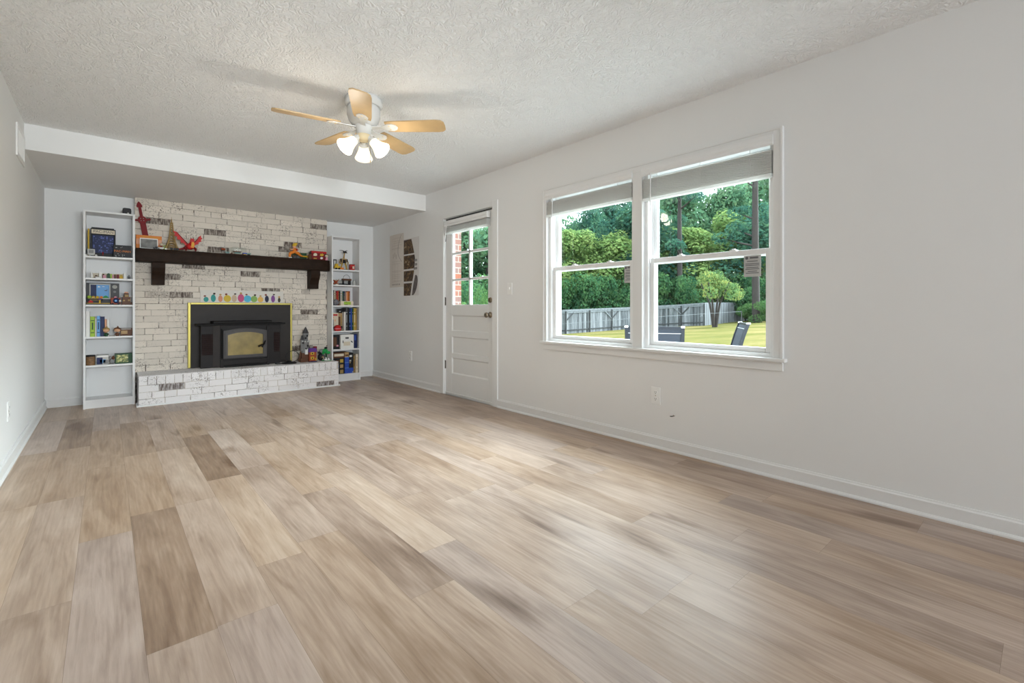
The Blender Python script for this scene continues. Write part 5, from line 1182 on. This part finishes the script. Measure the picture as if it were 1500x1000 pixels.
M_SLING = mat('blue_grey_sling_mesh', (0.030, 0.035, 0.050), 0.6, var=0.1, scale=120); M_FRAME = mat('slate_chair_frame', (0.016, 0.018, 0.026), 0.4)
def patio_chair(label, loc, rz):
    t = thing('patio_chair', label, 'patio chair', loc, rz); hw = 0.27
    side = [(0.20, 0.42), (-0.22, 0.40), (-0.27, 0.55), (-0.34, 0.80), (-0.395, 0.955)]
    for s_ in (-1, 1):
        MB().prism([(y - .020, z) for y, z in side[1:]] + [(y + .020, z) for y, z in side[1:][::-1]], 'x', s_ * hw - .016, s_ * hw + .016).build('back_post', M_FRAME, t, bevel=.003)
        MB().box(s_ * hw - .016, s_ * hw + .016, -0.24, 0.24, 0.385, 0.425).build('seat_rail', M_FRAME, t, bevel=.003)
        MB().tube([(s_ * hw, 0.22, 0.40), (s_ * (hw + .01), 0.25, 0.0)], 0.016, 8).build('leg', M_FRAME, t)
        MB().tube([(s_ * hw, -0.22, 0.40), (s_ * (hw + .01), -0.30, 0.0)], 0.016, 8).build('leg', M_FRAME, t)
        MB().tube([(s_ * hw, -0.28, 0.62), (s_ * (hw + .02), 0.0, 0.64), (s_ * (hw + .02), 0.22, 0.62), (s_ * hw, 0.23, 0.42)], 0.018, 8).build('armrest', M_FRAME, t)
        MB().box(s_ * hw - .018, s_ * hw + .018, -.420, -.372, .945, .962).build('end_cap', M_PLATE, t, bevel=.004)
    bk = MB().prism([(y - .006, z) for y, z in side[1:]] + [(y + .006, z) for y, z in side[1:][::-1]], 'x', -hw + .014, hw - .014).build('back_sling', M_SLING, t)
    MB().box(-hw + .012, hw - .012, -.371 - .010, -.371 + .010, .886, .890).build('piping', M_PLATE, bk)
    MB().box(-hw + .010, hw - .010, -.410, -.380, .925, .958).build('top_rail', M_FRAME, t, bevel=.004)
    MB().box(-hw + .014, hw - .014, -0.22, 0.24, 0.405, 0.420).build('seat_sling', M_SLING, t, bevel=.003)
patio_chair('dark patio chair with its back to the windows, behind the mullion', (4.40, 2.83, -0.12), math.radians(-57))
patio_chair('dark patio chair seen side on through the window farther from the door', (5.75, 2.88, -0.12), math.radians(33))

def picket_mat():
    m, N, L, b = node_mat('weathered_grey_picket'); at = N.new('ShaderNodeAttribute'); at.attribute_name = 'tone'
    sp = N.new('ShaderNodeSeparateColor'); L.new(at.outputs['Color'], sp.inputs[0]); n = noise_tex(N, L, objvec(N, L, 9, 9, 1.2), 1.0, 4)
    t = math_n(N, L, 'ADD', sp.outputs[0], math_n(N, L, 'MULTIPLY', math_n(N, L, 'SUBTRACT', n, 0.5), 0.9))
    L.new(ramp(N, L, t, [(0.05, (0.055, 0.06, 0.068)), (0.5, (0.16, 0.17, 0.185)), (0.95, (0.30, 0.31, 0.33))]), b.inputs['Base Color']); b.inputs['Roughness'].default_value = 0.9; return m
M_PICKET = picket_mat()
M_WOOD = mat('weathered_grey_fence_board', (0.185, 0.20, 0.215), 0.9, var=0.55, scale=6); M_WOODD = mat('dark_weathered_post', (0.06, 0.063, 0.066), 0.9, var=0.3, scale=5)
fence = thing('fence', 'weathered grey wooden privacy fence with diagonal braces across the back of the lawn', 'fence', (26.35, 24.75, -1.0))
fpts = [(19.0, 28.4), (26.35, 24.75), (33.5, 23.7), (36.7, 20.9), (36.3, 18.6), (46.0, 20.3), (56, 22)]
base = Vector(fence.location); rf = random.Random(2)
for (ax, ay), (bx, by) in zip(fpts[:-1], fpts[1:]):
    Ls = math.hypot(bx - ax, by - ay); nsec = max(1, round(Ls / 2.4))
    for k in range(nsec):
        p = [(ax + (bx - ax) * q, ay + (by - ay) * q) for q in (k / nsec, (k + 1) / nsec)]
        d = Vector((p[1][0] - p[0][0], p[1][1] - p[0][1], 0)); ln = d.length; d.normalize(); nrm = Vector((-d.y, d.x, 0))
        if nrm.x > 0: nrm = -nrm            # towards the house
        def W(s_, z, off): return Vector((p[0][0], p[0][1], 0)) + d * s_ + nrm * off + Vector((0, 0, z)) - base
        def slab(m_, s0, s1, za0, zb0, za1, zb1, o0, o1):
            v = [W(s0, za0, o0), W(s1, za1, o0), W(s1, zb1, o0), W(s0, zb0, o0), W(s0, za0, o1), W(s1, za1, o1), W(s1, zb1, o1), W(s0, zb0, o1)]
            m_.add(v, [(0, 1, 2, 3), (7, 6, 5, 4), (0, 4, 5, 1), (1, 5, 6, 2), (2, 6, 7, 3), (3, 7, 4, 0)])
        g0, g1 = gz(*p[0]), gz(*p[1]); m_ = MB(); npk = int(ln / 0.145)
        for i in range(npk):
            s0 = ln * i / npk; s1 = ln * (i + 1) / npk - 0.020; ga = g0 + (g1 - g0) * s0 / ln; top = 1.80 + rf.uniform(-.025, .025); m_.attr = (min(1, max(0, rf.gauss(.5, .22))), 0.0, 0.0)
            slab(m_, s0, s1, ga - .05, ga + top, ga - .05, ga + top, 0, .02)
        m_.build('picket_panel', M_PICKET, fence)
        for zr in (0.22, 1.58):
            r_ = MB(); slab(r_, 0, ln, g0 + zr, g0 + zr + .09, g1 + zr, g1 + zr + .09, .02, .06); r_.build('rail', M_WOOD if zr > 1 else M_WOODD, fence)
        r_ = MB(); slab(r_, 0, ln, g0 + 1.70, g0 + 1.86, g1 + 1.70, g1 + 1.86, .02, .045); r_.build('top_board', M_WOOD, fence)
        r_ = MB(); slab(r_, -.05, .05, g0 - .1, g0 + 1.74, g0 - .1, g0 + 1.74, .04, .14); r_.build('post', M_WOODD, fence)
        if k % 2 == 0:
            r_ = MB(); slab(r_, 0.03, 0.75, g0 + .95, g0 + 1.05, g0 + 1.55, g0 + 1.65, .05, .09); r_.build('brace', M_WOODD, fence)
        else:
            r_ = MB(); slab(r_, ln - .75, ln - .03, g1 + 1.55, g1 + 1.65, g1 + .95, g1 + 1.05, .05, .09); r_.build('brace', M_WOOD, fence)
ln_ = thing('string_line', 'thin white string line stretched in front of the fence', 'string', (13.8, 14.5, 0.26))
MB().tube([(0, 0, 0), (4.75, -1.53, .275), (16.6, -1.35, .535)], .007, 6).build('string', M_WOOD, ln_)
MB().cyl((16.6, -1.35, .56), (16.6, -1.35, -1.1), .03, n=8).cyl((0, 0, .05), (0, 0, -1.1), .03, n=8).build('stake', M_WOODD, ln_)

def leaf_mat(name, a, b_, c):
    m = bpy.data.materials.new(name); m.use_nodes = True; nt = m.node_tree; N = nt.nodes; L = nt.links; N.remove(N['Principled BSDF'])
    a, b_, c = [tuple(q * 0.56 for q in k) for k in (a, b_, c)]
    v = objvec(N, L); n = noise_tex(N, L, v, 1.1, 4, .5); n2 = noise_tex(N, L, v, 7, 2)
    t = math_n(N, L, 'ADD', math_n(N, L, 'MULTIPLY', n, .65), math_n(N, L, 'MULTIPLY', n2, .35))
    col = ramp(N, L, t, [(.36, a), (.5, b_), (.64, c)])
    d = N.new('ShaderNodeBsdfDiffuse'); tr = N.new('ShaderNodeBsdfTranslucent'); L.new(col, d.inputs[0]); L.new(col, tr.inputs[0])
    mx = N.new('ShaderNodeMixShader'); mx.inputs[0].default_value = .38; L.new(d.outputs[0], mx.inputs[1]); L.new(tr.outputs[0], mx.inputs[2]); L.new(mx.outputs[0], N['Material Output'].inputs[0])
    MATS[name] = m; return m
LEAF = dict(tall=leaf_mat('mid_green_leaves', (.11, .26, .16), (.20, .40, .22), (.34, .52, .26)), dark=leaf_mat('deep_green_leaves', (.05, .16, .14), (.10, .25, .17), (.18, .36, .19)),
            bushy=leaf_mat('bright_green_leaves', (.16, .31, .11), (.33, .50, .17), (.50, .62, .22)), shrub=leaf_mat('shade_green_leaves', (.045, .14, .08), (.10, .24, .105), (.20, .38, .14)),
            yard=leaf_mat('yellow_green_leaves', (.12, .27, .12), (.28, .44, .16), (.55, .56, .16)), low=leaf_mat('low_bush_leaves', (.07, .18, .08), (.14, .29, .10), (.26, .42, .14)))
M_BARK = mat('grey_brown_bark', (0.05, 0.042, 0.04), 0.95, var=0.4, scale=8, bump=.5)
def leaf_cloud(blobs, dens, size, rnd):
    mb = MB(); v = []; f = []
    for (cx, cy_, cz, rx, rz) in blobs:
        n = int(dens * rx * (rx + rz) * 2)
        for _ in range(n):
            u = rnd.uniform(-1, 1); q = rnd.uniform(0, 2 * PI); s_ = math.sqrt(1 - u * u); r = 1 - abs(rnd.gauss(0, .16))
            px, py, pz = cx + rx * r * s_ * math.cos(q), cy_ + rx * r * s_ * math.sin(q), cz + rz * r * u
            nx, ny, nz = s_ * math.cos(q) + rnd.gauss(0, .6), s_ * math.sin(q) + rnd.gauss(0, .6), u + .35 + rnd.gauss(0, .6)
            nn = Vector((nx, ny, nz)).normalized(); a = nn.orthogonal().normalized(); b_ = nn.cross(a); ph = rnd.uniform(0, 2 * PI)
            a, b_ = a * math.cos(ph) + b_ * math.sin(ph), b_ * math.cos(ph) - a * math.sin(ph); sz = size * rnd.uniform(.6, 1.3); P_ = Vector((px, py, pz))
            k = len(v); v += [P_ - a * sz, P_ + b_ * sz * .55, P_ + a * sz, P_ - b_ * sz * .55]; f.append((k, k + 1, k + 2, k + 3))
    mb.add(v, f); return mb
PROTO = {}
def crown(kind, var):
    """Leaf mesh of a unit-ish tree of this kind: 10 m high and 8 m wide for trees, 4 x 5 m for shrubs."""
    if (kind, var) in PROTO: return PROTO[kind, var]
    rnd = random.Random(kind + str(var)); B = []
    if kind in ('tall', 'dark', 'bushy'):
        for _ in range(26):
            h_ = rnd.uniform(.10, .97); w_ = 4.0 * math.sin(min(1, (1.08 - h_) * 1.5) * PI / 2) * (.75 + .25 * min(1, h_ * 3)); q = rnd.uniform(0, 2 * PI); r = w_ * rnd.uniform(.25, .72)
            B.append((r * math.cos(q), r * math.sin(q), 10 * h_, rnd.uniform(1.3, 2.1) * (1.15 - .45 * h_), rnd.uniform(.8, 1.4)))
        mb = leaf_cloud(B, 60, .16, rnd)
    elif kind == 'shrub':
        for _ in range(13):
            q = rnd.uniform(0, 2 * PI); r = 2.5 * rnd.uniform(.1, .75); B.append((r * math.cos(q), r * math.sin(q), rnd.uniform(.5, 3.2), rnd.uniform(.8, 1.2), rnd.uniform(.6, 1.0)))
        mb = leaf_cloud(B, 95, .12, rnd)
    elif kind == 'yard':
        for _ in range(16):
            q = rnd.uniform(0, 2 * PI); r = 2.4 * rnd.uniform(.1, .85); B.append((r * math.cos(q), r * math.sin(q), rnd.uniform(2.3, 3.7) - .25 * r, rnd.uniform(.5, .9), rnd.uniform(.28, .45)))
        mb = leaf_cloud(B, 130, .09, rnd)
    else:
        for _ in range(10):
            q = rnd.uniform(0, 2 * PI); r = 2.2 * rnd.uniform(.1, .75); B.append((r * math.cos(q), r * math.sin(q), rnd.uniform(.5, 3.2), rnd.uniform(.9, 1.3), rnd.uniform(.6, .9)))
        mb = leaf_cloud(B, 120, .10, rnd)
    PROTO[kind, var] = mb; return mb
DATA = {}
def tree(kind, x, y, ztop, width, label, name, var):
    z0 = gz(x, y); unit_h, unit_w = (10.6, 8.0) if kind in ('tall', 'dark', 'bushy') else (4.1, 6.0)
    t = thing(name, label, name.replace('_', ' '), (x, y, z0), 0.0)
    sx, sz = width / unit_w, (ztop - z0) / unit_h
    key = (kind, var)
    if key in DATA:
        o = bpy.data.objects.new('foliage', DATA[key]); COL.objects.link(o); o.parent = t
    else:
        o = crown(kind, var).build('foliage', LEAF[kind], t); DATA[key] = o.data
    o.scale = (sx, sx, sz); o.rotation_euler = (0, 0, (x * 7.3 + y * 3.1) % 6.28)
    hgt = ztop - z0
    if kind in ('tall', 'dark', 'bushy'): MB().tube([(0, 0, -.2), (.05, .03, hgt * .4), (-.08, .05, hgt * .8)], [.024 * hgt, .018 * hgt, .006 * hgt], 8).build('trunk', M_BARK, t)
    elif kind == 'yard':
        for q in range(4): a = q * 1.6; MB().tube([(.08 * math.cos(a), .08 * math.sin(a), -.1), (.35 * math.cos(a), .35 * math.sin(a), hgt * .4), (1.0 * math.cos(a), 1.0 * math.sin(a), hgt * .75)], [.09, .07, .04], 7).build('stem', M_BARK, t)
    else: MB().tube([(0, 0, -.1), (.1, 0, hgt * .35), (.25, .1, hgt * .7)], [.06, .05, .02], 7).build('stem', M_BARK, t)
    return t
TREES = [
    ('tall', 41.5, 46.1, 19.2, 11.0, 'tall green tree beyond the fence, hidden mostly by the wall left of the windows'), ('tall', 48.8, 44.9, 14.0, 12.0, 'mid green tree under the open sky at the left end of the near window'),
    ('dark', 48.9, 36.8, 16.5, 15.0, 'wide dark green tree filling the upper right of the window nearer the door'), ('tall', 57.8, 34.3, 20.7, 13.0, 'tall green tree behind the pine trunk seen left in the far window'),
    ('tall', 65.0, 30.6, 19.8, 13.0, 'tall green tree centred high in the far window'), ('tall', 64.3, 23.2, 20.3, 13.0, 'tall green tree behind the thick pine trunk at the right'),
    ('dark', 24.2, 52.1, 18.0, 16.0, 'dark tree beyond the brick return outside the door'), ('tall', 26.4, 43.5, 16.5, 15.0, 'tall tree filling the upper left panes of the door'), ('tall', 28.0, 36.6, 14.5, 14.0, 'tall tree filling the right panes of the door'),
    ('dark', 38.4, 32.7, 12.2, 7.5, 'narrow dark tree left of the middle in the near window'), ('bushy', 34.2, 31.2, 9.6, 9.0, 'bright green bushy tree at the left of the near window'), ('bushy', 37.8, 29.3, 8.6, 10.5, 'broad yellow green bushy tree in the middle of the near window'),
    ('dark', 41.3, 27.6, 12.5, 10.0, 'dark tree behind the mullion between the windows'), ('bushy', 46.0, 26.1, 10.5, 11.0, 'bright green tree low at the left of the far window'), ('bushy', 49.2, 23.2, 11.5, 12.0, 'bright green tree low in the middle of the far window'), ('dark', 50.1, 19.7, 11.5, 11.0, 'dark green tree low at the right of the far window'),
    ('tall', 74.0, 44.0, 24.0, 18.0, 'tall pale tree far behind the left part of the far window'), ('tall', 80.0, 33.0, 25.0, 18.0, 'tall pale tree far behind the right part of the far window'), ('dark', 66.0, 54.0, 19.0, 16.0, 'dark tree far behind the near window'),
    ('shrub', 29.9, 28.3, 4.2, 6.0, 'shady green shrub over the fence at the left of the near window'), ('shrub', 32.6, 27.3, 4.6, 6.0, 'shady green shrub over the fence left of centre in the near window'), ('shrub', 36.2, 26.7, 4.4, 6.0, 'shady green shrub over the fence at the right of the near window'), ('shrub', 39.2, 25.4, 4.9, 6.5, 'shady green shrub over the fence behind the mullion'),
    ('shrub', 40.5, 22.9, 4.6, 6.0, 'shady green shrub over the bend of the fence'), ('shrub', 46.9, 19.9, 4.8, 6.0, 'shady green shrub over the fence end at the right'), ('shrub', 44.5, 16.7, 4.6, 6.0, 'shady green shrub past the right end of the fence'),
    ('shrub', 16.9, 27.8, 3.6, 6.0, 'green shrub seen beside the brick return through the door'), ('shrub', 17.4, 24.6, 3.2, 5.5, 'green shrub seen through the middle of the door panes'), ('shrub', 21.4, 26.4, 4.0, 6.0, 'green shrub seen through the right of the door panes'),
    ('low', 6.8, 10.0, 1.5, 1.3, 'bright small bush close outside the lower left door pane'), ('low', 9.6, 12.9, 1.9, 1.4, 'small bush outside the lower right door pane'),
    ('yard', 32.0, 15.7, 3.8, 4.6, 'small spreading yard tree in front of the fence corner'), ('low', 41.2, 17.0, 1.8, 3.6, 'dense bush against the right end of the fence'), ('low', 40.0, 15.3, 1.8, 3.4, 'dense bush at the far right edge of the lawn')]
cnt = {}
for (k, x, y, zt, wd, lab) in TREES:
    cnt[k] = cnt.get(k, 0) + 1
    tree(k, x, y, zt, wd, lab, 'tree' if k in ('tall', 'dark', 'bushy', 'yard') else 'bush', cnt[k] % 2)
def pine(x, y, hgt, r, label, seed):
    t = thing('pine_tree', label, 'pine tree', (x, y, gz(x, y))); rnd = random.Random(seed)
    MB().tube([(0, 0, -.3), (.05, .1, hgt * .3), (-.1, .05, hgt * .65), (0, 0, hgt)], [r * 1.15, r, r * .8, r * .2], 10).build('trunk', M_BARK, t)
    B = []
    for i in range(12):
        z = hgt * rnd.uniform(.28, .98); q = rnd.uniform(0, 2 * PI); L_ = (2.0 + rnd.random() * 2.0) * (1.15 - z / hgt)
        tip = (L_ * math.cos(q), L_ * math.sin(q), z + .5)
        MB().tube([(0, 0, z - .4), (tip[0] * .5, tip[1] * .5, z), tip], [.09, .06, .025], 6).build('branch', M_BARK, t)
        B.append((tip[0], tip[1], tip[2], .9, .55)); B.append((tip[0] * .6, tip[1] * .6, tip[2] + .1, .7, .4))
    leaf_cloud(B, 85, .13, rnd).build('needles', LEAF['dark'], t)
pine(41.2, 23.6, 16, .24, 'pine with a dark bare trunk at the left of the far window', 4)
pine(40.0, 16.1, 19, .27, 'pine with a thick pale trunk at the right of the far window', 9)
